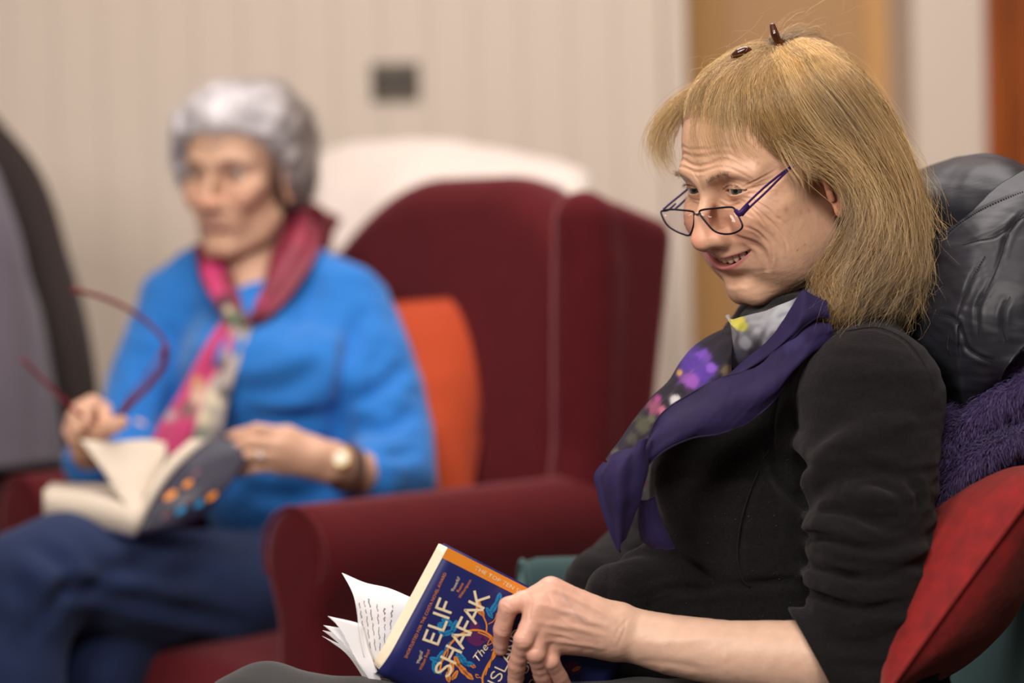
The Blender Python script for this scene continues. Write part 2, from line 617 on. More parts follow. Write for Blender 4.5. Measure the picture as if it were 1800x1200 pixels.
def tube(pts, rad, sides=8, closed=False, cap=True, flat=None, up=None):
    """swept tube: V, F; flat=(a, b) scales the section across / along the up vector"""
    P = np.asarray(pts, float); n = len(P)
    rad = np.broadcast_to(np.asarray(rad, float), (n,))
    T = np.gradient(P, axis=0)
    if closed: T = (np.roll(P, -1, 0) - np.roll(P, 1, 0))
    T /= np.maximum(np.linalg.norm(T, axis=1, keepdims=True), 1e-12)
    U = np.zeros_like(P)
    u = np.array(up if up is not None else (0, 0, 1.0), float)
    if up is None and abs(T[0] @ u) > .9: u = np.array([1.0, 0, 0])
    for i in range(n):
        if up is None and i: u = U[i - 1]
        v = u - T[i] * (u @ T[i])
        U[i] = v / max(np.linalg.norm(v), 1e-9)
    W = np.cross(T, U)
    a = np.arange(sides) / sides * 2 * math.pi
    fa, fb = flat or (1, 1)
    V = P[:, None] + rad[:, None, None] * (np.cos(a)[None, :, None] * fa * W[:, None] + np.sin(a)[None, :, None] * fb * U[:, None])
    V = V.reshape(-1, 3)
    F = []
    m = n if closed else n - 1
    for i in range(m):
        i2 = (i + 1) % n
        for j in range(sides):
            j2 = (j + 1) % sides
            F.append((i * sides + j, i * sides + j2, i2 * sides + j2, i2 * sides + j))
    Fs = [np.array(F)]
    if cap and not closed:
        V = np.vstack([V, P[0], P[-1]]); c0, c1 = len(V) - 2, len(V) - 1
        Fs.append(np.array([(c0, (j + 1) % sides, j) for j in range(sides)] + [(c1, (n - 1) * sides + j, (n - 1) * sides + (j + 1) % sides) for j in range(sides)]))
    return V, Fs


def tubes_mesh(name, items, mat, parent=None, colors=None):
    V, F, _ = join_np([tube(*a, **k) for a, k in items])
    return mesh_np(name, V, F, mat, parent)


# ------------------------------------------------------------------ hair
def strand_mesh(S, rad, cols, sides=3):
    """S (N,M,3) strands -> thin tubes; rad (N,) or scalar, cols (N,3)"""
    N, Mn, _ = S.shape
    T = np.gradient(S, axis=1); T /= np.maximum(np.linalg.norm(T, axis=2, keepdims=True), 1e-9)
    ref = np.zeros_like(T); ref[..., 1] = 1.0; ref[..., 0] = .3
    U = np.cross(T, ref); U /= np.maximum(np.linalg.norm(U, axis=2, keepdims=True), 1e-9)
    W = np.cross(T, U)
    tp = np.linspace(0, 1, Mn); prof = np.minimum(1, (1.02 - tp) * 4) ** .7
    r = (np.broadcast_to(rad, (N,))[:, None] * prof[None])[..., None]
    a = np.arange(sides) / sides * 2 * math.pi
    V = np.stack([S + r * (math.cos(x) * U + math.sin(x) * W) for x in a], 2)      # N,M,sides,3
    base = (np.arange(N)[:, None, None] * Mn + np.arange(Mn - 1)[None, :, None]) * sides
    j = np.arange(sides)[None, None]; j2 = (j + 1) % sides
    F = np.stack([base + j, base + j2, base + sides + j2, base + sides + j], -1).reshape(-1, 4)
    C = np.repeat(cols, Mn * sides, axis=0) if cols.ndim == 2 else np.repeat(cols.reshape(-1, 3), sides, axis=0)
    return V.reshape(-1, 3), F, C


def lock_strands(guides, n, spread=.003, m=16, wave=.0012, wfreq=5.0, clump=.5, seed=0, lenj=.12, flare=0.0, nclump=24, rootj=0.0):
    """strands between neighbouring guide curves, gathered in loose clumps"""
    rs = np.random.default_rng(seed)
    G = np.stack([catmull(atn(g) if len(g[0]) == 3 and not isinstance(g, np.ndarray) else g, m) for g in guides])
    k = len(G)
    s = rs.uniform(0, k - 1, n)
    cs = rs.uniform(0, k - 1, nclump); co = rs.normal(size=(nclump, 3)) * spread
    ci = np.abs(s[:, None] - cs[None]).argmin(1)
    i = np.minimum(s.astype(int), max(k - 2, 0)); t = (s - i)[:, None, None]
    A = G[i] * (1 - t) + G[np.minimum(i + 1, k - 1)] * t
    si = np.minimum(cs.astype(int), max(k - 2, 0)); tc = (cs - si)[:, None, None]
    Cc = (G[si] * (1 - tc) + G[np.minimum(si + 1, k - 1)] * tc)[ci]
    tt = np.linspace(0, 1, m)[None, :, None]
    off = rs.normal(size=(n, 1, 3)) * spread
    S = A + off * (.45 + .55 * tt + flare * tt ** 2)
    S = S * (1 - clump * tt) + (Cc + co[ci][:, None] + off * .28) * clump * tt
    ph = rs.uniform(0, 6.28, (n, 1, 3)); fr = wfreq * rs.uniform(.7, 1.3, (n, 1, 1))
    cph = rs.uniform(0, 6.28, (nclump, 1, 3))[ci]
    S = S + wave * tt * (np.sin(fr * tt * 6.28 * .5 + ph) * .4 + np.sin(wfreq * tt * 3.1 + cph))
    # uneven lengths
    L = 1 - rs.uniform(0, lenj, n) - (rs.uniform(size=n) < .1) * rs.uniform(0, .2, n)
    R0 = rs.uniform(0, rootj, n) if rootj else np.zeros(n)
    u = np.linspace(0, 1, m)
    q = (R0[:, None] + (L - R0)[:, None] * u[None]) * (m - 1)
    a = np.minimum(q.astype(int), m - 2); f = (q - a)[..., None]
    ar = np.arange(n)[:, None]
    global LAST_CLUMP
    LAST_CLUMP = ci
    return S[ar, a] * (1 - f) + S[ar, a + 1] * f


def push_out(P, bvh, off, flex=None):
    """keep points at least off outside a closed surface"""
    sh = P.shape; Q = P.reshape(-1, 3).copy()
    for i in range(len(Q)):
        r = bvh.find_nearest(Vector(Q[i]), .06)
        if r[0] is None: continue
        n = r[1]; dd = (Vector(Q[i]) - r[0]).dot(n)
        o_ = off if flex is None else off * flex[i % len(flex)]
        if dd < o_: Q[i] = np.array(r[0] + n * o_)
    return Q.reshape(sh)


def hair_cols(n, palette, seed=0, clump=None):
    rs = np.random.default_rng(seed)
    P = np.array(palette)
    c = P[rs.integers(0, len(P), n)]
    if clump is not None:
        cc = P[rs.integers(0, len(P), clump.max() + 1)] * rs.uniform(.6, 1.3, (clump.max() + 1, 1))
        c = c * .35 + cc[clump] * .65
    return np.clip(c * rs.uniform(.75, 1.25, (n, 1)), 0, 1)


def surface_patch(rows, nu, nv, thick=.002, wob=None, two=True):
    """a cloth sheet through rows of control points; returns V, F, (u, v)"""
    G = np.stack([catmull(atn(r) if not isinstance(r, np.ndarray) else r, nu) for r in rows])     # k, nu, 3
    k = len(rows)
    flat = G.transpose(0, 1, 2).reshape(k, -1)
    S = catmull(flat, nv).reshape(nv, nu, 3)
    u, v = np.meshgrid(np.linspace(0, 1, nu), np.linspace(0, 1, nv))
    V = S.reshape(-1, 3)
    i = np.arange(nv - 1)[:, None] * nu + np.arange(nu - 1)[None]
    F = np.stack([i, i + 1, i + nu + 1, i + nu], -1).reshape(-1, 4)
    N = normals_of(V, F)
    if (N[:, 1].mean() > 0): N = -N; F = F[:, ::-1]
    if wob is not None:
        V = V + N * wob(V, u.ravel(), v.ravel())[:, None]
        N = normals_of(V, F)
    if two:
        V2 = V - N * thick
        n = len(V)
        E = np.concatenate([np.arange(nu - 1), nu - 1 + nu * np.arange(nv - 1), (nv * nu - 1) - np.arange(nu - 1), (nv - 1) * nu - nu * np.arange(nv - 1)])
        E2 = np.roll(E, -1)
        rim = np.stack([E, E2, E2 + n, E + n], -1)
        F = np.concatenate([F, F[:, ::-1] + n, rim])
        V = np.vstack([V, V2])
        u = np.concatenate([u.ravel()] * 2); v = np.concatenate([v.ravel()] * 2)
    return V, F, (u.ravel(), v.ravel())
# ------------------------------------------------------------------ material list
MAT = {}
MAT['skin'] = material('skin', attr=True, rough=.44, sss=.12, var=.05, var_scale=90, bump=.28, bump_scale=900, bump_dist=.0006, bump2=.28, bump2_scale=240, bump2_dist=.0010, spec=.46)
MAT['skin_soft'] = material('skin_soft', attr=True, rough=.5, sss=.1, spec=.4)
MAT['eye'] = material('eye', attr=True, rough=.08, spec=.6, coat=.6)
MAT['hair'] = material('hair', attr=True, rough=.34, spec=.55)
MAT['hair_mass'] = material('hair_mass', attr=True, rough=.6, spec=.3, bump=.5, bump_scale=500, bump_dist=.001)
MAT['black_fleece'] = material('black_fleece', (.0085, .0074, .0080), rough=.95, spec=.10, sheen=.11, sheen_rough=.55, sheen_col=(.62, .58, .60), var=.35, var_scale=420, bump=.55, bump_scale=750, bump_dist=.0012, bump2=.4, bump2_scale=170, bump2_dist=.0014)
MAT['black_knit'] = material('black_knit', (.010, .009, .010), rough=.9, spec=.2, sheen=.2, bump=.4, bump_scale=500)
MAT['wall_paint'] = material('wall_paint', srgb(218, 202, 188), rough=.75, var=.02, var_scale=2.0, bump=.05, bump_scale=150)
MAT['side_paint'] = material('side_paint', srgb(150, 134, 120), rough=.8)
MAT['tan_paint'] = material('tan_paint', srgb(205, 158, 100), rough=.65, var=.04, var_scale=1.6)
MAT['tan_dark'] = material('tan_dark', srgb(186, 146, 104), rough=.7, var=.04, var_scale=1.6)
MAT['wood_dark'] = material('wood_dark', srgb(150, 72, 12), rough=.4, var=.35, var_scale=9, stretch=(6, 6, .5), bump=.1, bump_scale=40)
MAT['carpet'] = material('carpet', srgb(70, 60, 56), rough=.95, var=.2, var_scale=60, bump=.5, bump_scale=300)
MAT['ceiling_paint'] = material('ceiling_paint', srgb(236, 230, 220), rough=.9)
MAT['plate_metal'] = material('plate_metal', srgb(92, 80, 68), rough=.45, metal=.3)
MAT['plate_dark'] = material('plate_dark', srgb(40, 34, 30), rough=.5)
MAT['burgundy'] = material('burgundy', srgb(78, 18, 24), rough=.9, spec=.15, sheen=.55, sheen_col=(1.0, .42, .45), sheen_rough=.35, var=.08, var_scale=25, bump=.2, bump_scale=400)
MAT['dark_wood'] = material('dark_wood', srgb(60, 34, 22), rough=.45, var=.3, var_scale=10)


# ------------------------------------------------------------------ simple solids
def bevel_box(name, lo, hi, mat, parent=None, bev=.004, seg=2, rot=None, kind=None):
    import bmesh
    bm = bmesh.new()
    bmesh.ops.create_cube(bm, size=1.0)
    lo, hi = Vector(lo), Vector(hi)
    for v in bm.verts:
        v.co = Vector(((v.co.x + .5) * (hi.x - lo.x) + lo.x, (v.co.y + .5) * (hi.y - lo.y) + lo.y, (v.co.z + .5) * (hi.z - lo.z) + lo.z))
    if bev: bmesh.ops.bevel(bm, geom=bm.edges[:], offset=bev, segments=seg, affect='EDGES', profile=.5)
    me = bpy.data.meshes.new(name); bm.to_mesh(me); bm.free()
    me.materials.append(mat)
    for p in me.polygons: p.use_smooth = False
    o = bpy.data.objects.new(name, me); COL.objects.link(o)
    if parent is not None: o.parent = parent
    if kind: o['kind'] = kind
    return o


# ------------------------------------------------------------------ the room
WY = 4.70                    # the panelled wall
XL, XR, YN, ZC = -2.3, 1.75, -0.9, 2.6
floor = bevel_box('floor', (XL, YN, -.05), (XR, WY + 1.2, 0), MAT['carpet'], bev=0, kind='structure')
ceiling = bevel_box('ceiling', (XL, YN, ZC), (XR, WY + 1.2, ZC + .05), MAT['ceiling_paint'], bev=0, kind='structure')
bevel_box('wall_left', (XL - .1, YN, 0), (XL, WY + 1.2, ZC), MAT['side_paint'], bev=0, kind='structure')
bevel_box('wall_right', (XR, YN, 0), (XR + .1, WY + 1.2, ZC), MAT['side_paint'], bev=0, kind='structure')
bevel_box('wall_front', (XL, YN - .1, 0), (XR, YN, ZC), MAT['side_paint'], bev=0, kind='structure')
X1 = at(1168, 100, WY).x     # where the panelling ends
wall = bevel_box('wall_back', (XL, WY + .018, 0), (X1, WY + .12, ZC), MAT['wall_paint'], bev=0, kind='structure')
pw = .0905
k = 0
x = X1 - .004
proto = None
while x > -1.62:
    if proto is None:
        proto = bevel_box('plank', (-pw + .0004, WY, .14), (-.0004, WY + .02, ZC), MAT['wall_paint'], wall, bev=.0014, seg=1)
        p = proto
    else:
        p = proto.copy(); COL.objects.link(p)
    p.location.x = x
    x -= pw
bevel_box('baseboard_back', (XL, WY - .012, 0), (X1, WY + .018, .14), MAT['wall_paint'], bev=.004, kind='structure')
# corner board, then the tan door leaf standing in its opening, wall and dark timber
X2 = at(1206, 100, WY).x
bevel_box('trim_1', (X1, WY - .020, 0), (X2, WY + .10, ZC), MAT['wall_paint'], bev=.006, kind='structure')
YD = 4.95
X3 = at(1592, 100, YD).x
door = bevel_box('door_1', (X2 - .05, YD, 0), (X3, YD + .04, 2.45), MAT['tan_dark'], bev=.003, kind='structure')
st = at(1272, 100, YD).x
bevel_box('stile', (X2 - .05, YD - .014, 0), (st, YD + .001, 2.45), MAT['tan_paint'], door, bev=.004)
s2 = at(1520, 100, YD).x
bevel_box('stile', (s2, YD - .014, 0), (X3 - .01, YD + .001, 2.45), MAT['tan_paint'], door, bev=.004)
bevel_box('wall_back_upper', (X2 - .06, YD - .02, 2.45), (X3 + .1, YD + .1, ZC), MAT['wall_paint'], bev=0, kind='structure')
YW = 4.62
X4 = at(1606, 100, YW).x; X5 = at(1733, 100, YW).x
bevel_box('wall_back_right', (X4, YW, 0), (X5, YD + .1, ZC), MAT['wall_paint'], bev=.004, kind='structure')
d2 = bevel_box('door_2', (X5, YW + .02, 0), (XR, YW + .08, ZC), MAT['wood_dark'], bev=.003, kind='structure')
xm = at(1768, 100, YW).x
bevel_box('stile', (X5, YW - .01, 0), (xm, YW + .021, ZC), MAT['wood_dark'], d2, bev=.004)
bevel_box('wall_back_outer', (X1, WY + 1.1, 0), (XR, WY + 1.2, ZC), MAT['wall_paint'], bev=0, kind='structure')

# dark metal switch plate on the panelling
c = at(695, 144, WY)
hw = 42 / F_PX * WY; hh = 33 / F_PX * WY
sp = empty('switch_plate', (c.x, WY, c.z))
tag(sp, 'dark bronze double switch plate on the pale panelled wall', 'switch')
bevel_box('plate', (-hw, -.008, -hh), (hw, .001, hh), MAT['plate_metal'], sp, bev=.003)
for s in (-1, 1):
    bevel_box('rocker', (s * hw * .45 - .012, -.013, -.02), (s * hw * .45 + .012, -.006, .02), MAT['plate_dark'], sp, bev=.002)
# ------------------------------------------------------------------ woman in black: head
M1 = head_frame(34, 16.5, 2)
P1 = dict(fill=.0025, nose=(.1165, -.0255), chin=-.009, lipy=-.005, lipz=-.0500, neck=[(0, -.012, -.030), (0, -.004, -.090), (0, .012, -.150)], neckr=[.050, .048, .050], gap=.0044, mouth=(.0375, -.0405, .0640), lips=(.44, .115, .13), lipamt=.8, apple=.003, apz=-.017, open=.0040, lid=.0012, spots=90, blush=.5)
O1 = solve_origin(M1, (-EYE[0], EYE[1] + .011, EYE[2]), 1288, 337, 2.33)
V, Q = make_head(P1, O1, M1, .00125)
base = (.68, .405, .27)
C = skin_colors(V, base, P1, 1)
W = V @ M1.T + O1
sf = Surf(W, Q)


def mirror_world(pts, M, O):
    L = (pts - O) @ M
    L[:, 0] *= -1
    return L @ M.T + O


def creases(sf, M, O, lst):
    todo = []
    for pxs, w, d in lst:
        p = sf.path(pxs)
        if p is not None: todo.append((p, w, d))
    for p, w, d in todo:
        sf.crease(None, w, d, world=p)
        sf.crease(None, w, d, world=mirror_world(p, M, O))


def z1(pts, ox=1100, oy=240, s=3.0): return [(ox + a / s, oy + b / s) for a, b in pts]


CR = [
    # smile fold, from the wing of the nose round the mouth, and its followers on the cheek
    (z1([(545, 520), (640, 545), (715, 592), (742, 665), (744, 715)]), .0030, .0022),
    (z1([(640, 430), (740, 500), (800, 575), (822, 650)]), .0020, .0012),
    (z1([(690, 400), (780, 465), (835, 540), (852, 610)]), .0013, .0013),
    (z1([(740, 400), (830, 450), (890, 520)]), .0012, .0009),
    (z1([(760, 560), (775, 620), (772, 680)]), .0011, .0011),
    (z1([(610, 470), (690, 500), (750, 560)]), .0012, .0009),
    # crow's feet
    (z1([(640, 345), (700, 390), (770, 450), (800, 500)]), .0009, .0007),
    (z1([(680, 280), (780, 265), (850, 275)]), .0009, .0006),
    (z1([(560, 400), (620, 400), (680, 430)]), .0010, .0006),
    (z1([(615, 285), (690, 265), (790, 240), (830, 215)]), .0010, .0008),
    (z1([(620, 300), (700, 300), (790, 290), (860, 300)]), .0010, .0009),
    (z1([(610, 315), (680, 340), (760, 390), (820, 450)]), .0010, .0009),
    (z1([(600, 330), (650, 370), (700, 420), (750, 490)]), .0010, .0008),
    (z1([(610, 270), (680, 235), (760, 195), (800, 170)]), .0010, .0007),
    (z1([(700, 320), (780, 340), (850, 400)]), .0009, .0006),
    # under the eye
    (z1([(500, 320), (545, 345), (600, 330)]), .0010, .0009),
    (z1([(480, 340), (540, 372), (610, 350)]), .0012, .0008),
    # over the eye
    (z1([(510, 265), (545, 238), (600, 255), (630, 275)]), .0010, .0009),
    # forehead
    (z1([(310, 120), (360, 150), (430, 150), (520, 120), (600, 150), (680, 200)]), .0014, .0008),
    (z1([(310, 170), (370, 190), (430, 175), (520, 160), (600, 190), (690, 240)]), .0012, .0007),
    (z1([(320, 80), (400, 110), (480, 90), (560, 100), (650, 150)]), .0014, .0007),
    (z1([(390, 230), (400, 200), (420, 180)]), .0009, .0007),
    (z1([(340, 60), (420, 70), (520, 50), (600, 70)]), .0014, .0006),
    # upper lip, chin, jaw
    (z1([(540, 790), (600, 775), (650, 790)]), .0020, .0006),
]
CR = [(p_, w_, d_ * (.55 if 1312 < p_[0][0] < 1386 and p_[0][1] > 370 else .95 if p_[0][0] < 1386 else .25)) for p_, w_, d_ in CR]
creases(sf, M1, O1, CR)
# fine crossed wrinkles over cheek and temple
L = (sf.V - O1) @ M1
wgt = np.clip((L[:, 1] - .02) / .03, 0, 1) * np.clip((.09 - L[:, 2]) / .03, 0, 1)
sf.V += sf.N * ((fbm(L * np.array([1, 1.0, 1.6]), 130, 2, 5) * .00013) * wgt)[:, None]
sf.refresh()


def paint(sf, C, pxs, width, col, amt, soft=1.0):
    p = sf.path(pxs)
    if p is None: return
    i = sf.near(p, width * 4)
    d, t = dist_poly(sf.V[i], p)
    w = (amt * np.exp(-(d / width) ** 2) * np.clip(np.sin(np.clip(t, .03, .97) * math.pi) * 2.5, 0, 1))[:, None]
    C[i] = C[i] * (1 - w) + np.array(col) * w


paint(sf, C, z1([(430, 235), (460, 215), (500, 200), (540, 200)]), .0022, (.22, .13, .09), .5)
paint(sf, C, z1([(295, 245), (320, 255), (345, 270)]), .0020, (.16, .10, .07), .6)
paint(sf, C, z1([(520, 275), (535, 255), (575, 250), (610, 270)]), .0008, (.14, .07, .05), .6)
for (a, b), r, m_ in (((845, 385), .0030, .55), ((925, 400), .0028, .35), ((965, 390), .0022, .35), ((795, 300), .0016, .4), ((700, 140), .0016, .45), ((825, 165), .0028, .4), ((945, 570), .0010, .8), ((905, 600), .0008, .8), ((690, 105), .0012, .4), ((930, 720), .0020, .3)):
    h_ = sf.hit(*z1([(a, b)])[0])
    if h_ is not None:
        d = np.linalg.norm(sf.V - h_, axis=1)
        w = (m_ * np.exp(-(d / r) ** 2))[:, None]
        C = C * (1 - w) + C * np.array([.55, .34, .26]) * w
# the scalp under the parted hair is paler
HEAD1 = (sf.V.copy(), sf.F, C)
SF1 = sf

# ------------------------------------------------------------------ woman in black: pieces placed on the head
def lat(M, O, px, py, l):
    """point seen at (px, py) that lies l metres to the right of the head's middle plane"""
    d = np.array(CAM_ROT.to_3x3() @ Vector(((px - 900) / F_PX, (600 - py) / F_PX, -1.0)))
    r = M[:, 0]; c = np.array(CAM_POS)
    t = (l - (c - O) @ r) / (d @ r)
    return c + d * t


def make_teeth(parent, M, O, p, open_=True):
    uz = p.get('lipz', -.0455); mx, mz, my = p['mouth']
    items = []
    ws = [.0043, .0034, .0038, .0034, .0034, .0036]
    x = 0.0
    V_, F_ = [], []
    for w in ws:
        for s in (-1, 1):
            cx = s * (x + w * .98)
            cz = uz + .0008 + (mz - uz) * (abs(cx) / mx) ** 1.7
            y = .0895 + p.get('lipy', 0) - 13.0 * cx * cx
            S = Shape().ell((cx, y, cz - .001), (w * 1.07, .0030, .0056), 0)
            v, q = polygonise(S, (cx - .006, y - .005, cz - .009), (cx + .006, y + .005, cz + .007), .0008)
            V_.append((v @ M.T + O, q))
        x += w * 1.96
    V, F, _ = join_np(V_)
    mesh_np('teeth', V, F, MAT['teeth'], parent)
    S = Shape().ell((0, .066, uz - .004), (mx * .88, .014, .016), 0)
    v, q = polygonise(S, (-mx, .045, uz - .025), (mx, .09, uz + .018), .003)
    mesh_np('mouth_lining', v @ M.T + O, q, MAT['mouth_dark'], parent)


MAT['teeth'] = material('teeth', (.74, .64, .50), rough=.25, spec=.6)
MAT['mouth_dark'] = material('mouth_dark', (.05, .012, .010), rough=.5)
MAT['metal_purple'] = material('metal_purple', srgb(58, 32, 92), rough=.35, metal=.35)
MAT['metal_black'] = material('metal_black', srgb(30, 26, 44), rough=.3, metal=.5)
MAT['tortoise'] = material('tortoise', srgb(66, 30, 14), rough=.15, coat=.6, var=.6, var_scale=160)
gm = Mat('lens_glass')          # thin spectacle glass: clear, with a surface reflection
_tr = gm.n('ShaderNodeBsdfTransparent'); _tr.inputs[0].default_value = (.95, .93, .94, 1)
_gl = gm.n('ShaderNodeBsdfGlossy'); _gl.inputs['Roughness'].default_value = .02
_mx = gm.n('ShaderNodeMixShader'); _mx.inputs[0].default_value = .018; gm.l(_tr.outputs[0], _mx.inputs[1]); gm.l(_gl.outputs[0], _mx.inputs[2])
gm.l(_mx.outputs[0], gm.t.nodes['Material Output'].inputs['Surface'])
MAT['lens'] = gm.m

# --- arm and hand (part of the continuous body)
def hand_shape(arm, wrist_r, mcp, mcp_r, fingers, fr, k=.009, thumb=None, tr=None, web=.006):
    S = Shape()
    S.chain(atn([a[:3] for a in arm]), [a[3] for a in arm], .01)
    w = at(*arm[-1][:3])
    mp = [np.array(at(*m)) for m in mcp]
    for m, r in zip(mp, mcp_r):
        S.chain([np.array(w) * .85 + m * .15, m], [wrist_r, r], .012)
    for i in range(3):
        S.cap(mp[i] * .9 + np.array(w) * .1, mp[i + 1] * .9 + np.array(w) * .1, mcp_r[i] * .8, mcp_r[i + 1] * .8, .008)
    if thumb is not None:
        S.chain(atn(thumb), tr, .010)
    hs = []
    for f, r in zip(fingers, fr):
        P = atn(f)
        q = Shape()
        n = len(P)
        PP, RR = [], []
        for i in range(n - 1):
            for t in (0, .33, .67):
                PP.append(P[i] * (1 - t) + P[i + 1] * t)
                base = r[i] * (1 - t) + r[i + 1] * t
                RR.append(base * (1.0 if t == 0 else .93))
        PP.append(P[-1]); RR.append(r[-1])
        hs.append((np.array(PP), RR))
    def f_all(Pt):
        d = None
        for P, r in hs:
            e = d_chain(Pt, P, r, .003)
            d = e if d is None else smin(d, e, .0012)
        return d
    S.fn(f_all, web)
    return S


arm1 = [(1545, 1165, 2.170, .038), (1420, 1160, 2.155, .036), (1280, 1149, 2.160, .0300), (1180, 1133, 2.170, .0272), (1100, 1113, 2.180, .0238)]
mcp1 = [(968, 1038, 2.165), (948, 1066, 2.155), (946, 1098, 2.155), (956, 1128, 2.163)]
fin1 = [[(968, 1038, 2.165), (894, 1066, 2.157), (883, 1106, 2.165), (880, 1140, 2.177)],
        [(948, 1066, 2.155), (921, 1124, 2.145), (909, 1168, 2.161), (905, 1203, 2.173)],
        [(946, 1098, 2.155), (942, 1148, 2.149), (953, 1186, 2.165), (963, 1216, 2.177)],
        [(956, 1128, 2.163), (968, 1162, 2.157), (984, 1190, 2.169), (997, 1212, 2.179)]]
fr1 = [[.0108, .0086, .0078, .0066], [.0110, .0090, .0080, .0068], [.0105, .0086, .0076, .0066], [.0098, .0076, .0068, .0058]]
HS = hand_shape(arm1, .0200, mcp1, [.0122, .0122, .0116, .0108], fin1, fr1, thumb=[(1090, 1100, 2.200), (1030, 1090, 2.235), (985, 1085, 2.265), (950, 1080, 2.275)], tr=[.017, .0135, .0105, .009])
lo = at(1640, 1260, 1.93); hi = at(840, 980, 2.2)
V, Q = polygonise(HS, (min(lo.x, hi.x), 2.06, .57), (max(lo.x, hi.x) + .04, 2.32, .76), .0015)
hf = Surf(V, Q)
z5 = lambda pts: z1(pts, 820, 960, 3.0)
for pxs, w, d in [  # tendons and veins stand proud (negative depth), folds are cut in
    (z5([(440, 215), (560, 270), (700, 340), (800, 400)]), .0022, -.0011),
    (z5([(380, 300), (480, 330), (620, 380), (760, 430)]), .0022, -.0011),
    (z5([(360, 400), (450, 410), (600, 440), (740, 470)]), .0020, -.0010),
    (z5([(390, 500), (480, 500), (620, 520), (740, 540)]), .0020, -.0008),
    (z5([(480, 345), (560, 350), (620, 375), (640, 400), (720, 410)]), .0013, -.0009),
    (z5([(500, 230), (560, 330), (640, 420), (700, 520)]), .0012, -.0006),
    (z5([(860, 370), (825, 410), (800, 440), (775, 500)]), .0011, .0005),
    (z5([(840, 390), (830, 450), (800, 520)]), .0010, .0006),
    (z5([(185, 300), (205, 330), (230, 350)]), .0009, .0006), (z5([(180, 315), (200, 345), (225, 362)]), .0008, .0005),
    (z5([(160, 440), (190, 450), (225, 455)]), .0008, .0006), (z5([(160, 455), (190, 465), (225, 468)]), .0007, .0005),
    (z5([(265, 500), (290, 490), (320, 500)]), .0009, .0006), (z5([(262, 520), (290, 515), (322, 520)]), .0008, .0006),
    (z5([(345, 550), (365, 540), (390, 545)]), .0008, .0005),
    (z5([(345, 300), (335, 350), (335, 400)]), .0012, .0007),
    (z5([(190, 285), (215, 300), (245, 320)]), .0008, .0006), (z5([(275, 480), (295, 472), (318, 480)]), .0008, .0006), (z5([(420, 240), (450, 300), (430, 330)]), .0010, .0004),
    (z5([(500, 380), (560, 420), (640, 440)]), .0012, -.0007), (z5([(420, 450), (520, 470), (600, 500)]), .0012, -.0006), (z5([(300, 230), (330, 260), (350, 290)]), .0009, .0004),
    (z5([(880, 520), (1100, 500), (1300, 480), (1500, 470)]), .004, -.0007),
    (z5([(900, 600), (1100, 620), (1300, 660)]), .004, .0008),
]:
    hf.crease(pxs, w * 1.15, d * 1.15, ridge=0.15)
hf.V += hf.N * (fbm(hf.V, 110, 2, 9) * .00022)[:, None]
hf.refresh()
Ch = np.tile(np.array((.66, .42, .31)), (len(hf.V), 1)) * (1 + .06 * fbm(hf.V, 45, 3, 4)[:, None])
pxh = to_px(hf.V)
wr = np.clip((1120 - pxh[:, 0]) / 120, 0, 1)[:, None]
Ch = Ch * (1 - .55 * wr) + Ch * np.array([1.0, .80, .82]) * .55 * wr       # the hand is redder than the arm
for m in (*mcp1, *[f[1] for f in fin1], *[f[2] for f in fin1], *[f[3] for f in fin1]):
    d = np.linalg.norm(hf.V - np.array(at(*m)), axis=1)
    w = (.45 * np.exp(-(d / .012) ** 2))[:, None]
    Ch = Ch * (1 - w) + Ch * np.array([1.02, .76, .76]) * w
for pxs in ([(480, 345), (560, 350), (620, 375), (640, 400)], [(500, 230), (560, 330), (640, 420)]):
    paint(hf, Ch, z5(pxs), .0013, (.42, .30, .30), .4)
paint(hf, Ch, z5([(172, 520), (180, 560), (190, 575)]), .0030, (.74, .48, .42), .7)     # nail
for _ in range(26):
    c = hf.V[RNG.integers(len(hf.V))]; r = RNG.uniform(.0006, .0018)
    d = np.linalg.norm(hf.V - c, axis=1); w = (RNG.uniform(.2, .5) * np.exp(-(d / r) ** 2))[:, None]
    Ch = Ch * (1 - w) + Ch * np.array([.6, .4, .33]) * w

# coarse torso, far arm and legs that carry the clothes
T1 = dict(pelvis=(1420, 1300, 2.35), waist=(1430, 1030, 2.36), chest=(1420, 820, 2.36), up=(1430, 690, 2.35), neck=(1420, 600, 2.345))
BS = Shape()
BS.chain(atn([T1['pelvis'], T1['waist'], T1['chest'], T1['up'], T1['neck']]), [.090, .080, .080, .055, .042], .03)
BS.chain(atn([(1520, 720, 2.23), (1540, 870, 2.185), (1550, 1140, 2.175)]), [.035, .034, .036], .01)
BS.chain(atn([(1330, 650, 2.46), (1220, 860, 2.52), (1110, 1035, 2.50), (1035, 1076, 2.38), (985, 1092, 2.28)]), [.045, .040, .032, .022, .018], .03)
BS.chain(atn([(1380, 1350, 2.20), (850, 1335, 2.19), (520, 1320, 2.18)]), [.060, .045, .04], .03)
Vb, Qb = polygonise(BS, (-.25, 1.95, .45), (.45, 2.66, 1.03), .008)
Vj, Fj, Cj = join_np([(HEAD1[0], HEAD1[1], HEAD1[2]), (hf.V, hf.F, Ch), (Vb, Qb, np.tile(np.array((.66, .42, .31)), (len(Vb), 1)))])
person1 = mesh_np('person', Vj, Fj, MAT['skin'], None, Cj)
local_to(person1, at(1400, 1190, 2.25))
tag(person1, 'smiling fair-haired woman in black fleece and purple scarf, glasses low on her nose', 'person', 'women seated in armchairs')
add_eyes(person1, O1, M1, (22, 6), (.075, .085, .065))
make_teeth(person1, M1, O1, P1)

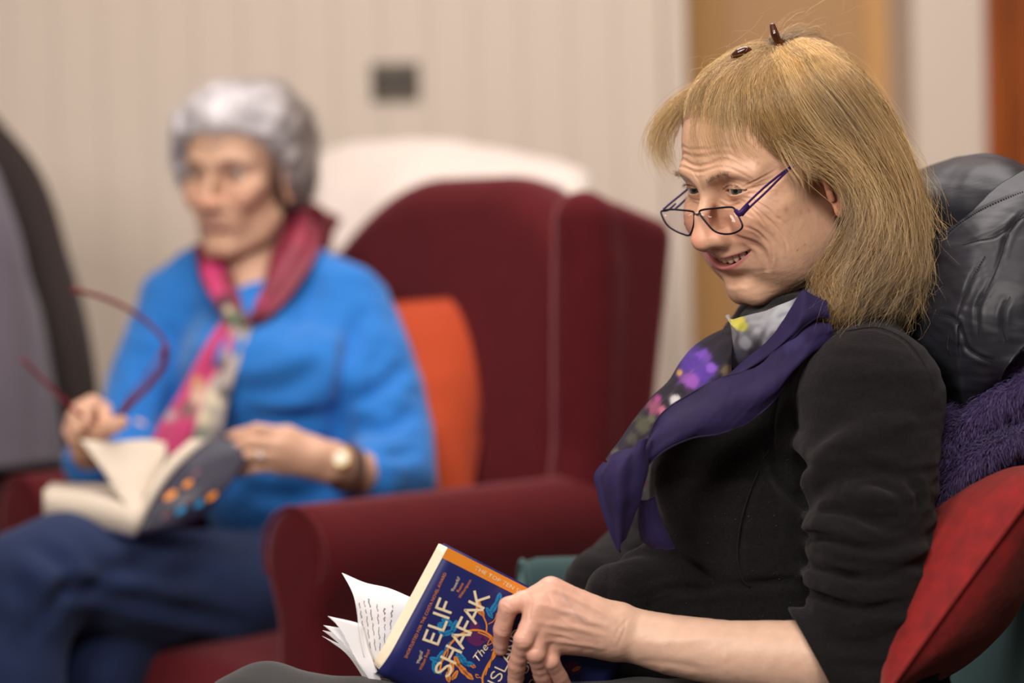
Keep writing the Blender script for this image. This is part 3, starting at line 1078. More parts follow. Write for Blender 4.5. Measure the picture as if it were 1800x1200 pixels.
# --- brows and lashes as short hairs
def brow(M, O, sf, line, n, length, sprd, cols, seed, name, direction, r=.00012):
    rs = np.random.default_rng(seed)
    p = sf.path(line, 24)
    if p is None: return
    for mir in (0, 1):
        S = []
        q = mirror_world(p, M, O) if mir else p
        dirv = np.array(direction, float)
        if mir: dirv = dirv * np.array([-1, 1, 1])
        dw = M @ dirv
        for _ in range(n):
            t = rs.uniform(0, len(q) - 1.001); i = int(t); f = t - i
            b = q[i] * (1 - f) + q[i + 1] * f + rs.normal(size=3) * sprd
            d = dw + rs.normal(size=3) * .25; d /= np.linalg.norm(d)
            L = length * rs.uniform(.5, 1.1)
            S.append([b + d * L * s + M[:, 1] * (.0007 + .0006 * s) for s in np.linspace(0, 1, 5)])
        S = np.array(S)
        v, f_, c = strand_mesh(S, r, hair_cols(len(S), cols, seed))
        mesh_np(name, v, f_, MAT['hair'], person1, c)


brow(M1, O1, SF1, z1([(430, 238), (455, 222), (490, 208), (520, 200), (545, 202)]), 130, .0060, .0010, [(.22, .13, .08), (.34, .23, .15)], 5, 'eyebrow', (-.7, .3, .25))
brow(M1, O1, SF1, z1([(522, 275), (540, 258), (575, 253), (605, 268)]), 50, .0042, .0003, [(.05, .03, .02)], 6, 'eyelashes', (-.35, .9, .1), r=.0001)

# --- hair: an under-layer and strands over it
HM = Shape()
HLZ, HLY = [-.05, -.01, .010, .028, .046, .063, .076, .100], [-.012, -.012, .004, .030, .047, .060, .074, .098]
HM.fn(lambda P: smin(d_ell(P, (0, -.014, .056), (.0735, .090, .074)), d_ell(P, (0, .034, .046), (.0590, .0545, .053)), .030) - (np.clip((np.interp(P[:, 2], HLZ, HLY) - P[:, 1]) / .035, -.3, 1) * .0048 - .0004), 0)
HM.ell((-.062, -.040, .020), (.026, .050, .070), .02)
HM.ell((.062, -.040, .020), (.026, .050, .070), .02)
HM.ell((0, -.085, -.010), (.070, .045, .085), .03)
HM.ell((-.045, -.085, -.060), (.040, .034, .050), .03)
HM.ell((.045, -.085, -.060), (.040, .034, .050), .03)
HM.fn(lambda P: -((P[:, 1] - .004 - .0045 * fbm(P, 28, 2, 77) - np.interp(P[:, 2], [-.05, -.01, .010, .028, .046, .063, .076, .100], [-.012, -.012, .004, .030, .047, .060, .074, .098])) * .7), .014, sub=True)
HM.ell((-.088, .001, .000), (.024, .027, .036), .006, sub=True)
HM.ell((.088, -.002, .000), (.022, .022, .036), .006, sub=True)
V, Q = polygonise(HM, (-.12, -.16, -.16), (.12, .12, .15), .003)
V += normals_of(V, Q) * (fbm(V * np.array([1, .35, .35]), 120, 2, 3) * .0012)[:, None]
st = fbm(V * np.array([3, 1, .5]), 160, 2, 8)
Chm = np.array((.115, .065, .028))[None] * (1 + .5 * st[:, None])
edge = V[:, 1] - np.interp(V[:, 2], [-.05, -.01, .010, .028, .046, .063, .076, .100], [-.012, -.012, .004, .030, .047, .060, .074, .098])
we = (np.exp(np.minimum(edge + .004, 0) / np.where(V[:, 2] > .07, .022, .009)) * .9)[:, None]
Chm = Chm * (1 - we) + np.array((.67, .40, .275)) * we                # the scalp shows through near the hairline
hair_o = mesh_np('hair', V @ M1.T + O1, Q, MAT['hair_mass'], person1, Chm)
HBVH = [BVHTree.FromPolygons([tuple(q) for q in v_], [tuple(int(i) for i in q) for q in f_]) for v_, f_ in ((HEAD1[0], HEAD1[1]), (V @ M1.T + O1, Q))]
BL = [(.50, .30, .115), (.36, .205, .078), (.62, .41, .19), (.24, .135, .052), (.42, .25, .10)]
BL_L = [(.74, .52, .26), (.60, .39, .17), (.48, .29, .12)]
BL_D = [(.28, .16, .07), (.20, .12, .05), (.40, .25, .12)]
gA = [
    [(1340, 150, 2.278), (1322, 200, 2.262), (1350, 250, 2.253), (1400, 276, 2.247), (1455, 284, 2.243), (1502, 322, 2.238), (1514, 385, 2.236), (1478, 455, 2.234), (1446, 540, 2.232)],
    [(1352, 130, 2.280), (1370, 190, 2.256), (1410, 245, 2.246), (1465, 280, 2.240), (1512, 330, 2.235), (1524, 400, 2.232), (1490, 470, 2.230), (1458, 530, 2.228), (1440, 568, 2.226)],
    [(1370, 110, 2.285), (1405, 165, 2.258), (1450, 225, 2.246), (1500, 290, 2.238), (1530, 360, 2.232), (1530, 430, 2.228), (1500, 490, 2.225), (1475, 530, 2.222), (1462, 560, 2.220)],
    [(1390, 100, 2.290), (1440, 150, 2.266), (1490, 215, 2.252), (1535, 290, 2.245), (1565, 370, 2.238), (1570, 440, 2.232), (1545, 490, 2.226), (1520, 530, 2.222), (1500, 552, 2.220)],
    [(1405, 92, 2.300), (1465, 135, 2.280), (1520, 205, 2.268), (1565, 290, 2.258), (1592, 370, 2.250), (1598, 440, 2.244), (1590, 490, 2.238), (1570, 525, 2.234), (1545, 545, 2.232)],
    [(1415, 90, 2.320), (1480, 128, 2.305), (1540, 200, 2.292), (1582, 290, 2.284), (1606, 370, 2.276), (1612, 440, 2.270), (1618, 490, 2.262), (1628, 525, 2.256), (1632, 550, 2.25)],
    [(1420, 92, 2.345), (1485, 130, 2.340), (1545, 200, 2.335), (1586, 290, 2.328), (1612, 370, 2.320), (1624, 440, 2.312), (1632, 490, 2.300), (1644, 525, 2.290), (1652, 545, 2.28)],
]
gLow = [
    [(1502, 392, 2.236), (1466, 436, 2.234), (1436, 480, 2.230), (1440, 530, 2.226), (1432, 565, 2.222)],
    [(1512, 395, 2.232), (1484, 450, 2.228), (1462, 500, 2.224), (1470, 540, 2.220), (1450, 572, 2.218)],
    [(1525, 400, 2.228), (1505, 450, 2.222), (1495, 500, 2.218), (1490, 535, 2.216), (1478, 560, 2.214)],
]
gF = [  # fringe falling before the forehead, far side to near side
    [(1345, 112, 2.305), (1280, 125, 2.330), (1205, 165, 2.345), (1152, 215, 2.350), (1143, 265, 2.348), (1168, 315, 2.340)],
    [(1345, 114, 2.300), (1270, 135, 2.315), (1200, 178, 2.325), (1160, 225, 2.328), (1158, 275, 2.325), (1186, 318, 2.318)],
    [(1345, 118, 2.295), (1275, 145, 2.300), (1212, 185, 2.306), (1180, 230, 2.306), (1180, 270, 2.303), (1200, 305, 2.296)],
]
gN = [
    [(1343, 118, 2.295), (1275, 145, 2.292), (1232, 190, 2.284), (1222, 240, 2.278), (1228, 285, 2.272), (1240, 310, 2.268)],
    [(1345, 120, 2.290), (1290, 150, 2.275), (1258, 190, 2.262), (1256, 235, 2.255), (1268, 275, 2.248), (1282, 292, 2.245)],
    [(1348, 122, 2.288), (1300, 155, 2.272), (1276, 195, 2.258), (1278, 235, 2.250), (1296, 268, 2.244), (1318, 285, 2.241)],
    [(1350, 124, 2.285), (1312, 160, 2.268), (1300, 200, 2.254), (1312, 240, 2.246), (1338, 270, 2.240), (1362, 290, 2.238)],
]
gT = [  # hair drawn up from the hairline into the clip
    [(1206, 210, 2.318), (1228, 140, 2.322), (1275, 112, 2.318), (1345, 104, 2.308)],
    [(1222, 216, 2.290), (1245, 148, 2.298), (1290, 118, 2.300), (1350, 106, 2.300)],
    [(1252, 226, 2.264), (1275, 160, 2.276), (1310, 128, 2.285), (1355, 108, 2.292)],
    [(1294, 236, 2.250), (1305, 168, 2.264), (1330, 134, 2.278), (1362, 110, 2.288)],
    [(1338, 262, 2.240), (1332, 180, 2.258), (1350, 140, 2.273), (1370, 110, 2.284)],
]
gB = [
    [(1362, 104, 2.300), (1385, 74, 2.308), (1425, 66, 2.320), (1462, 92, 2.330), (1500, 150, 2.325)],
    [(1358, 100, 2.310), (1372, 66, 2.320), (1410, 58, 2.335), (1450, 80, 2.345), (1490, 130, 2.345)],
]
gS = [  # wisps at the temple and before the ear
    [(1345, 215, 2.250), (1372, 262, 2.240), (1400, 300, 2.236), (1415, 340, 2.236)],
    [(1375, 225, 2.248), (1395, 265, 2.238), (1412, 300, 2.235), (1424, 335, 2.236)],
    [(1390, 238, 2.246), (1410, 270, 2.236), (1428, 296, 2.232), (1434, 325, 2.234)],
]
SETS = [(gA, 4200, .0075, 20, .0056, 5, .84, 1, .22, .9, 95, BL, .00016),
        (gA, 1900, .0060, 20, .0040, 6, .30, 11, .30, 1.1, 60, BL, .00014),
        (gA, 900, .0075, 18, .0050, 7, .10, 2, .15, 1.2, 30, BL_L, .00011),
        (gLow, 1300, .0056, 14, .0055, 6, .72, 3, .3, 1.3, 22, BL, .00015),
        (gF, 640, .0055, 16, .0026, 3, .45, 4, .42, .7, 16, BL_L, .00012),
        (gN, 300, .0042, 16, .0022, 3, .35, 5, .4, .8, 12, BL_L, .00009),
        (gT, 2000, .0030, 12, .0016, 3, .35, 6, .12, .4, 40, BL_L + BL, .00013),
        (gB, 260, .0050, 14, .0050, 4, .2, 7, .3, 1.0, 10, BL_D, .00012),
        (gS, 150, .0040, 10, .0020, 4, .3, 8, .4, .8, 10, [(.72, .48, .25), (.58, .37, .18)], .00008)]
for (g_, n_, sp_, m_, wv, wf, cl, sd, lj, fl, nc, pal, rad) in SETS:
    S_ = lock_strands(g_, n_, sp_, m_, wv, wf, cl, sd, lj, fl, nc, rootj=(.42 if g_ is gT else 0.0))
    for hb_ in HBVH: S_ = push_out(S_, hb_, .0018, flex=np.random.default_rng(sd).uniform(.1, 2.2, 977))
    hc_ = hair_cols(n_, pal, sd, LAST_CLUMP)
    if g_ is gA:                                       # top lightened with the overhead highlight painted in, browner inside, ashy at the ends
        L_ = (S_.reshape(-1, 3) - O1) @ M1; L_ = L_.reshape(S_.shape)
        tt_ = np.linspace(0, 1, S_.shape[1])[None, :, None]
        top_ = np.clip((L_[..., 2:3] - .085) / .04, 0, 1) * np.clip((.03 - L_[..., 1:2]) / .05, 0, 1)
        mid_ = np.exp(-((L_[..., 2:3] - .060) / .030) ** 2) * np.exp(-((L_[..., 1:2] + .012) / .042) ** 2)
        hc_ = hc_[:, None] * (1 + .55 * top_ - .42 * mid_) * (1 - .22 * np.clip((tt_ - .55) / .4, 0, 1))
        hc_ = hc_ * (1 - .5 * np.clip((tt_ - .5) / .5, 0, 1)) + hc_.mean(-1, keepdims=True) * np.array([1.25, 1.0, .72]) * .5 * np.clip((tt_ - .5) / .5, 0, 1)
        hc_ = np.clip(hc_, 0, 1)
    v, f_, c = strand_mesh(S_, rad * RNG.uniform(.7, 1.2, n_), hc_)
    mesh_np('hair_strands', v, f_, MAT['hair'], hair_o, c)
# stray hairs standing off the outline
S_ = lock_strands([g_ for g_ in gA[2:]], 260, .012, 18, .010, 9, 0, 21, .3, 1.5, 10)
v, f_, c = strand_mesh(S_, .00009, hair_cols(260, BL_L, 22)); mesh_np('hair_strands', v, f_, MAT['hair'], hair_o, c)
S_ = lock_strands(gT + gB, 90, .010, 14, .012, 6, 0, 23, .3, 1.5, 10)
v, f_, c = strand_mesh(S_, .00009, hair_cols(90, BL_L, 24)); mesh_np('hair_strands', v, f_, MAT['hair'], hair_o, c)

# --- glasses
gl = empty('glasses', tuple(lat(M1, O1, 1232, 385, 0)))
tag(gl, 'narrow purple and black reading glasses low on the nose of the fair-haired woman', 'glasses')
near = [(1230, 375), (1234, 369), (1258, 366), (1284, 364), (1292, 368), (1299, 382), (1305, 396), (1301, 404), (1288, 410), (1272, 411), (1256, 406), (1243, 393)]
far = [(1220, 375), (1214, 371), (1196, 369), (1180, 368), (1166, 370), (1162, 374), (1168, 388), (1176, 398), (1188, 406), (1200, 411), (1212, 413), (1219, 396)]
nl = np.array([lat(M1, O1, x, y, -.010 - .050 * (x - 1230) / 74) for x, y in near])
fl = np.array([lat(M1, O1, x, y, .010 + .050 * (1221 - x) / 59) for x, y in far])


def loop(P, n=60): 
    E = np.vstack([P, P[:1]])
    k = len(P); s = np.linspace(0, k, n, endpoint=False); i = s.astype(int); t = (s - i)[:, None]
    a, b, c, d = P[(i - 1) % k], P[i % k], P[(i + 1) % k], P[(i + 2) % k]
    return 0.5 * (2 * b + (c - a) * t + (2 * a - 5 * b + 4 * c - d) * t * t + (3 * b - a - 3 * c + d) * t ** 3)


items = [((loop(nl), .00095), dict(closed=True, sides=8)), ((loop(fl), .00095), dict(closed=True, sides=8)),
         ((catmull([nl[0], lat(M1, O1, 1225, 377, -.001), fl[0]], 12), .0011), dict(sides=8))]
tubes_mesh('frame', items, MAT['metal_black'], gl)
for P in (nl, fl):
    L_ = loop(P, 40); c_ = L_.mean(0); nrm = np.cross(L_[10] - c_, L_[0] - c_); nrm /= np.linalg.norm(nrm)
    n = 40
    Vv = np.vstack([L_ + nrm * .0006, L_ - nrm * .0006, c_ + nrm * .0009, c_ - nrm * .0003])
    j = np.arange(n); j2 = (j + 1) % n
    T3 = np.concatenate([np.stack([j, j2, np.full(n, 2 * n)], 1), np.stack([n + j2, n + j, np.full(n, 2 * n + 1)], 1)])
    Q4 = np.stack([j2, j, j + n, j2 + n], 1)
    mesh_np('lens', Vv, [Q4, T3], MAT['lens'], gl)
for side in (-1, 1):
    if side == -1:
        h0 = lat(M1, O1, 1291, 369, -.060); h1 = lat(M1, O1, 1300, 375, -.066)
        u0 = [(1300, 372), (1314, 357), (1345, 328), (1376, 303), (1390, 293)]; l0 = [(1304, 379), (1318, 364), (1346, 338), (1376, 308), (1390, 295)]
        e0 = [(1390, 294), (1410, 283)]
        A = [lat(M1, O1, x, y, -.067 - .006 * (x - 1300) / 100) for x, y in u0]; Bq = [lat(M1, O1, x, y, -.067 - .006 * (x - 1300) / 100) for x, y in l0]
        Eq = [lat(M1, O1, x, y, -.0735) for x, y in e0]
        tip = [Eq[1], lat(M1, O1, 1440, 285, -.080), lat(M1, O1, 1470, 310, -.083), lat(M1, O1, 1484, 345, -.082)]
    else:
        A = [lat(M1, O1, x, y, .066) for x, y in ((1166, 368), (1180, 356), (1203, 337), (1222, 320), (1240, 305))]; Bq = [lat(M1, O1, x, y, .066) for x, y in ((1186, 368), (1196, 359), (1208, 347), (1226, 326), (1240, 308))]; Eq = [A[-1], mirror_world(np.array(Eq), M1, O1)[1]]; tip = mirror_world(np.array(tip), M1, O1)
        h0 = lat(M1, O1, 1164, 371, .063)
    mid = [(np.array(A[i]) + np.array(Bq[i])) / 2 for i in range(2)]
    it = [((catmull(A, 20), .0009), dict(flat=(.7, 1.3))), ((catmull(Bq, 20), .0009), dict(flat=(.7, 1.3))), ((np.array([Eq[0], Eq[1]]), .0022), dict(flat=(.5, 1))),
          ((catmull([h0, mid[0], mid[1]], 8), np.array([.0016, .0027, .0028, .0028, .0027, .0026, .0024, .0022]) * (1 if side == -1 else .45)), dict(flat=(.4, 1)))]
    to = tubes_mesh('temple_arm', it, MAT['metal_purple'], gl)
    tubes_mesh('arm_tip', [((catmull(tip, 16), .0016), {})], MAT['metal_black'], to)

# --- tortoiseshell claw clip
cl = empty('hair_clip', tuple(at(1355, 100, 2.30)))
tag(cl, 'small tortoiseshell claw clip holding up the fair hair on the crown', 'hair clip')
for pts, rr in ([[(1358, 46, 2.292), (1362, 60, 2.290), (1368, 72, 2.290), (1374, 80, 2.292), (1360, 96, 2.292), (1352, 112, 2.290)], [.0022, .0030, .0026, .0034, .0026, .0016]],
                [[(1290, 98, 2.285), (1300, 93, 2.284), (1312, 88, 2.284), (1322, 95, 2.286), (1332, 102, 2.288), (1344, 106, 2.290)], [.0022, .0034, .0026, .0026, .0024, .0022]]):
    Sx = Shape().chain([np.array(p) for p in catmull(atn(pts), 16)], [q_ * 1.35 for q_ in np.interp(np.linspace(0, 5, 16), range(6), rr)], .001)
    a_ = atn(pts)
    v, q = polygonise(Sx, a_.min(0) - .006, a_.max(0) + .006, .0010)
    jw = mesh_np('jaw', v, q, MAT['tortoise'], cl)
    its = []
    for k_ in range(3):
        b_ = catmull(a_, 9)[4 + k_]
        its.append(((catmull([b_, b_ + np.array([.002, .004, -.006]), b_ + np.array([.001, .010, -.010])], 6), np.linspace(.0012, .0005, 6)), {}))
    tubes_mesh('tooth', its, MAT['tortoise'], jw)
S2 = Shape().cap(at(1374, 80, 2.292), at(1394, 78, 2.298), .0028, .0020)
v, q = polygonise(S2, np.array(at(1384, 79, 2.295)) - .012, np.array(at(1384, 79, 2.295)) + .012, .001)
mesh_np('wing', v, q, MAT['tortoise'], cl)
tubes_mesh('spring', [((np.array([at(1346 + 3 * k_ * .5, 104 + 4 * math.sin(k_), 2.296 + .003 * math.cos(k_)) for k_ in range(14)]), .0006), {})], MAT['metal_black'], cl)
# ------------------------------------------------------------------ woman in black: clothes
FL = Shape()
FL.chain(atn([(1440, 1300, 2.35), (1445, 1120, 2.36), (1425, 980, 2.365), (1400, 850, 2.365), (1425, 720, 2.36), (1440, 640, 2.35)]), [.130, .122, .115, .120, .108, .062], .03)
FL.ell(at(1275, 850, 2.305), (.072, .080, .070), .05)                     # bust, near side
FL.ell(at(1255, 850, 2.44), (.068, .080, .068), .05)
FL.ell(at(1300, 965, 2.35), (.078, .11, .055), .05)                       # front at the ribs
FL.chain(atn([(1435, 600, 2.345), (1500, 650, 2.27), (1535, 710, 2.215)]), [.056, .060, .064], .04)   # near shoulder
FL.chain(atn([(1400, 600, 2.37), (1340, 660, 2.46), (1310, 740, 2.48)]), [.055, .060, .060], .04)
# tunic skirt lying on the thigh
FL.chain(atn([(1400, 1075, 2.33), (1250, 1065, 2.31), (1130, 1052, 2.30), (1082, 1046, 2.30)]), [.075, .062, .046, .030], .035)
FL.chain(atn([(1400, 1180, 2.34), (1250, 1180, 2.33), (1120, 1175, 2.33)]), [.095, .085, .070], .03)
# far sleeve
FL.chain(atn([(1310, 740, 2.46), (1220, 880, 2.52), (1130, 980, 2.50), (1075, 1012, 2.45), (1045, 1022, 2.41)]), [.058, .052, .044, .036, .030], .03)
# near sleeve
slv = [(1530, 700, 2.205), (1536, 820, 2.180), (1530, 960, 2.165), (1530, 1090, 2.165), (1536, 1180, 2.165)]
FL.chain(atn(slv), [.0660, .0590, .0550, .0570, .0590], .012)
FL.chain(atn([(1536, 1165, 2.165), (1480, 1172, 2.160), (1436, 1168, 2.158), (1380, 1164, 2.158)]), [.0570, .0530, .0510, .0500], .006)
# folds of the near sleeve, each a soft roll from the crook of the elbow outwards
fv_, fq_ = polygonise(FL, (-.10, 2.06, .44), (.50, 2.68, 1.02), .010)
pre = Surf(fv_, fq_)
for pts, r in [([(1380, 760), (1450, 800), (1530, 770), (1590, 740)], .0100),
               ([(1398, 640), (1372, 700), (1380, 770), (1420, 830)], .0090),
               ([(1425, 850), (1480, 842), (1550, 880), (1610, 860)], .0110),
               ([(1415, 900), (1470, 915), (1540, 935), (1612, 905)], .0110),
               ([(1420, 955), (1480, 975), (1550, 985), (1618, 960)], .0105),
               ([(1412, 1005), (1470, 1035), (1545, 1042), (1615, 1015)], .0100),
               ([(1432, 1066), (1470, 1092), (1530, 1100), (1600, 1080)], .0090)]:
    c3 = []
    for a_, b_ in catmull(np.array(pts, float), 10):
        h_ = pre.hit(a_, b_)
        if h_ is None: continue
        c3.append(h_ + np.array([0, r * .35, 0]))
    FL.chain(c3, list(r * np.sin(np.linspace(.35, 2.8, len(c3)))), .014)
cut0 = at(1394, 1086, 2.16); cut1 = at(1458, 1206, 2.16)
cd = np.array(cut1 - cut0); cn = np.array([-(cd[2]), 0, cd[0]]); cn /= np.linalg.norm(cn)
if cn[0] > 0: cn = -cn
cA, cB = np.array(at(1500, 1172, 2.158)), np.array(at(1250, 1172, 2.158))
FL.fn(lambda P: np.maximum(-((P - np.array(cut0, dtype=np.float32)) @ cn.astype(np.float32)) , np.maximum(d_cap(P, cA, cB, .085, .085), P[:, 1] - 2.222)), .002, sub=True)
# hollow: forearm channel so that the cuff has an opening
FL.chain(atn([(1500, 1166, 2.157), (1420, 1160, 2.155), (1300, 1150, 2.158)]), [.0385, .0385, .0385], .001, sub=True)
# neck opening
FL.chain(atn([(1440, 600, 2.335), (1400, 540, 2.335)]), [.052, .058], .01, sub=True)
V, Q = polygonise(FL, (-.10, 2.06, .44), (.50, 2.68, 1.02), .0032)
ff = Surf(V, Q)
z3 = lambda pts: [(1000 + a * 800 / 1371, 500 + b * 700 / 1200) for a, b in pts]
for pxs, w, d in [
    (z3([(700, 230), (640, 300), (610, 400), (605, 500), (640, 600), (700, 660), (740, 700)]), .0060, .0060),
    (z3([(610, 500), (560, 600), (530, 700), (515, 800), (530, 900)]), .0030, .0022),
    (z3([(850, 140), (930, 135), (1010, 170), (1060, 230)]), .0026, .0014),
    (z3([(270, 550), (330, 570), (430, 575), (560, 580), (640, 575)]), .0070, .0045),
    (z3([(700, 740), (760, 720), (860, 760), (960, 770)]), .0060, -.0050),
    (z3([(720, 650), (800, 590), (900, 570), (1000, 580)]), .0080, .0060),
    (z3([(700, 620), (760, 520), (850, 440), (960, 380)]), .0100, -.0040),
    (z3([(300, 790), (360, 840), (430, 890), (490, 910)]), .0050, .0050),
    (z3([(230, 950), (300, 920), (400, 915), (480, 915)]), .0040, .0050),
    (z3([(470, 920), (440, 960), (420, 1000)]), .0020, .0016),
    (z3([(480, 912), (560, 905), (640, 900), (700, 890)]), .0050, .0040),
    (z3([(260, 560), (280, 640), (300, 720)]), .0100, -.0030),
    (z3([(130, 830), (220, 810), (330, 830)]), .0060, .0030),
    (z3([(1000, 560), (1050, 620), (1060, 700)]), .0060, .0040),
    (z3([(730, 690), (800, 675), (880, 700), (970, 740), (1040, 735)]), .0040, .0045),
    (z3([(720, 760), (800, 770), (900, 800), (1000, 800)]), .0040, .0040),
    (z3([(715, 850), (790, 860), (900, 890), (1010, 880)]), .0038, .0042),
    (z3([(705, 920), (780, 950), (880, 975), (1000, 950)]), .0038, .0040),
    (z3([(860, 610), (930, 600), (1010, 640)]), .0040, .0040),
    (z3([(840, 500), (900, 540), (980, 550)]), .0050, .0030),
    (z3([(430, 920), (330, 935), (250, 965), (225, 1000)]), .0022, .0050),
    (z3([(820, 600), (900, 640), (1000, 660)]), .0080, -.0040),
    (z3([(740, 560), (700, 640), (690, 720)]), .0060, .0040),
]:
    ff.crease(pxs, w, d, ridge=.35)
pxv = to_px(ff.V)
slm = np.clip((pxv[:, 0] - 1405) / 20, 0, 1) * np.clip((pxv[:, 1] - 760) / 60, 0, 1)
n2 = fbm(ff.V * np.array([1, 1, 3.2]), 26, 2, 31)
cufd = np.abs((ff.V - np.array(cut0)) @ cn); calm = np.where((ff.V[:, 1] < 2.24) & (pxv[:, 1] > 1040), np.clip((cufd - .004) / .02, 0, 1), 1)
ff.V += ff.N * (n2 * (.0012 + .0020 * slm) * calm)[:, None]
fleece = mesh_np('fleece_top', ff.V, ff.F, MAT['black_fleece'], person1)
# pilling: tiny balls of fluff caught on the fleece
pl = []
front = np.where((normals_of(ff.V, ff.F)[:, 1] < -.3) & (pxv[:, 0] < 1420) & (pxv[:, 0] > 1060) & (pxv[:, 1] > 740))[0]
NN = normals_of(ff.V, ff.F)
rs = np.random.default_rng(5)
for i in rs.choice(front, 420):
    c_, r_ = ff.V[i] + NN[i] * .0003, rs.uniform(.0003, .0008)
    o6 = np.array([(1, 0, 0), (-1, 0, 0), (0, 1, 0), (0, -1, 0), (0, 0, 1), (0, 0, -1)]) * rs.uniform(.6, 1.5, (6, 3)) * r_ + c_
    pl.append((o6, np.array([(0, 2, 4), (2, 1, 4), (1, 3, 4), (3, 0, 4), (2, 0, 5), (1, 2, 5), (3, 1, 5), (0, 3, 5)])))
V, F, _ = join_np(pl)
MAT['lint'] = material('lint', (.035, .030, .032), rough=1)
po = mesh_np('pilling', V, F, MAT['lint'], fleece); po['kind'] = 'stuff'
# seams
for pxs in (z3([(690, 215), (640, 290), (612, 380), (600, 480)]), z3([(600, 500), (555, 600), (522, 700), (508, 800), (520, 880), (545, 910)]), z3([(835, 140), (930, 130), (1015, 168), (1070, 240), (1100, 320)])):
    p = ff.path(pxs, 30)
    if p is not None: tubes_mesh('seam', [((p + np.array([0, -.0003, 0]), .0007), {})], MAT['black_fleece'], fleece)

# turtle-neck under the scarf
S = Shape()
nk = atn([(1440, 520, 2.345), (1420, 555, 2.340), (1415, 600, 2.340), (1425, 650, 2.345)])
S.chain(nk, [.050, .056, .062, .072], .01)
S.ell(at(1372, 552, 2.315), (.042, .050, .013), .02, rot=np.array(Matrix.Rotation(R(-22), 3, 'Y')))
S.ell(O1 + M1 @ np.array([0, .050, -.064]), (.050, .050, .032), .006, sub=True)
V, Q = polygonise(S, np.array(at(1270, 660, 2.25)) - np.array([.06, .03, .02]), np.array(at(1520, 430, 2.43)), .0028)
V += normals_of(V, Q) * (np.sin(V[:, 2] * 420 + 2 * fbm(V, 20, 2, 2)) * .0012)[:, None]
mesh_np('collar', V, Q, MAT['black_knit'], person1)

# trousers
TR = Shape()
TR.chain(atn([(1470, 1350, 2.24), (1200, 1362, 2.20), (800, 1345, 2.185), (500, 1290, 2.17), (430, 1310, 2.17)]), [.100, .090, .072, .058, .050], .03)
TR.chain(atn([(1450, 1360, 2.42), (1100, 1370, 2.43), (700, 1400, 2.43)]), [.10, .085, .07], .03)
TR.chain([at(450, 1300, 2.17), Vector(at(450, 1300, 2.17)) + Vector((-.03, .06, -.50))], [.055, .042], .04)
TR.chain([at(700, 1400, 2.43), Vector(at(700, 1400, 2.43)) + Vector((-.10, -.02, -.46))], [.062, .042], .04)
V, Q = polygonise(TR, (-.42, 1.98, .02), (.42, 2.56, .72), .0055)
V += normals_of(V, Q) * (fbm(V * np.array([1, 1, 2]), 14, 2, 41) * .004)[:, None]
MAT['charcoal_cloth'] = material('charcoal_cloth', (.026, .024, .026), rough=.9, sheen=.15, bump=.3, bump_scale=600)
mesh_np('trousers', V, Q, MAT['charcoal_cloth'], person1)


def shoe(ankle, d, mat, parent, name='shoe'):
    a_ = np.array(ankle, float); a_[2] = .085; d = np.array([d[0], d[1], 0.0]); d /= np.linalg.norm(d)
    S = Shape().chain([a_, a_ + [0, 0, -.035], a_ + d * .08 + [0, 0, -.045], a_ + d * .165 + [0, 0, -.052]], [.036, .038, .036, .026], .02)
    S.fn(lambda P: P[:, 2] - .004 if False else -(P[:, 2] - .004), .004, sub=False) if False else S.fn(lambda P: P[:, 2] - .002, .003, sub=True)
    v, q = polygonise(S, a_ + np.minimum(d * .22, 0) - .06, a_ + np.maximum(d * .22, 0) + .06, .006)
    v[:, 2] = np.maximum(v[:, 2], .001)
    return mesh_np(name, v, q, mat, parent)


MAT['shoe'] = material('shoe', (.02, .018, .018), rough=.5)
for a_ in (Vector(at(450, 1300, 2.17)) + Vector((-.03, .06, 0)), Vector(at(700, 1400, 2.43)) + Vector((-.10, -.02, 0))): shoe(a_, (-1, -.1), MAT['shoe'], person1)

# ------------------------------------------------------------------ scarf
MAT['scarf'] = material('scarf', attr=True, rough=.72, spec=.2, sheen=.04, sheen_col=(.7, .6, 1), bump=.2, bump_scale=900, bump_dist=.0005, bump2=.35, bump2_scale=60, bump2_dist=.003, stretch=(1, 1, 1))


def blobs(V, C, lst):
    for px, py, r, col, a in lst:
        pv = to_px(V); d = np.hypot(pv[:, 0] - px, (pv[:, 1] - py))
        ang = fbm(V, 90, 2, int(px)) * .35 + 1
        w = (a / (1 + np.exp((d / (r * ang) - 1) * 7)))[:, None]
        C = C * (1 - w) + np.array(col) * w
    return C


PUR = np.array((.020, .013, .056)); DRK = np.array((.008, .006, .011))


def scarf_piece(name, rows, nu, nv, base, wobf, prints=(), thick=.0012, parent=None):
    V, F, (u, v) = surface_patch(rows, nu, nv, thick, wobf)
    C = np.tile(np.array(base), (len(V), 1)) * (1 + .12 * fbm(V, 40, 3, 3)[:, None])
    if prints: C = blobs(V, C, prints)
    return mesh_np(name, V, F, MAT['scarf'], parent or person1, np.clip(C, 0, 1))


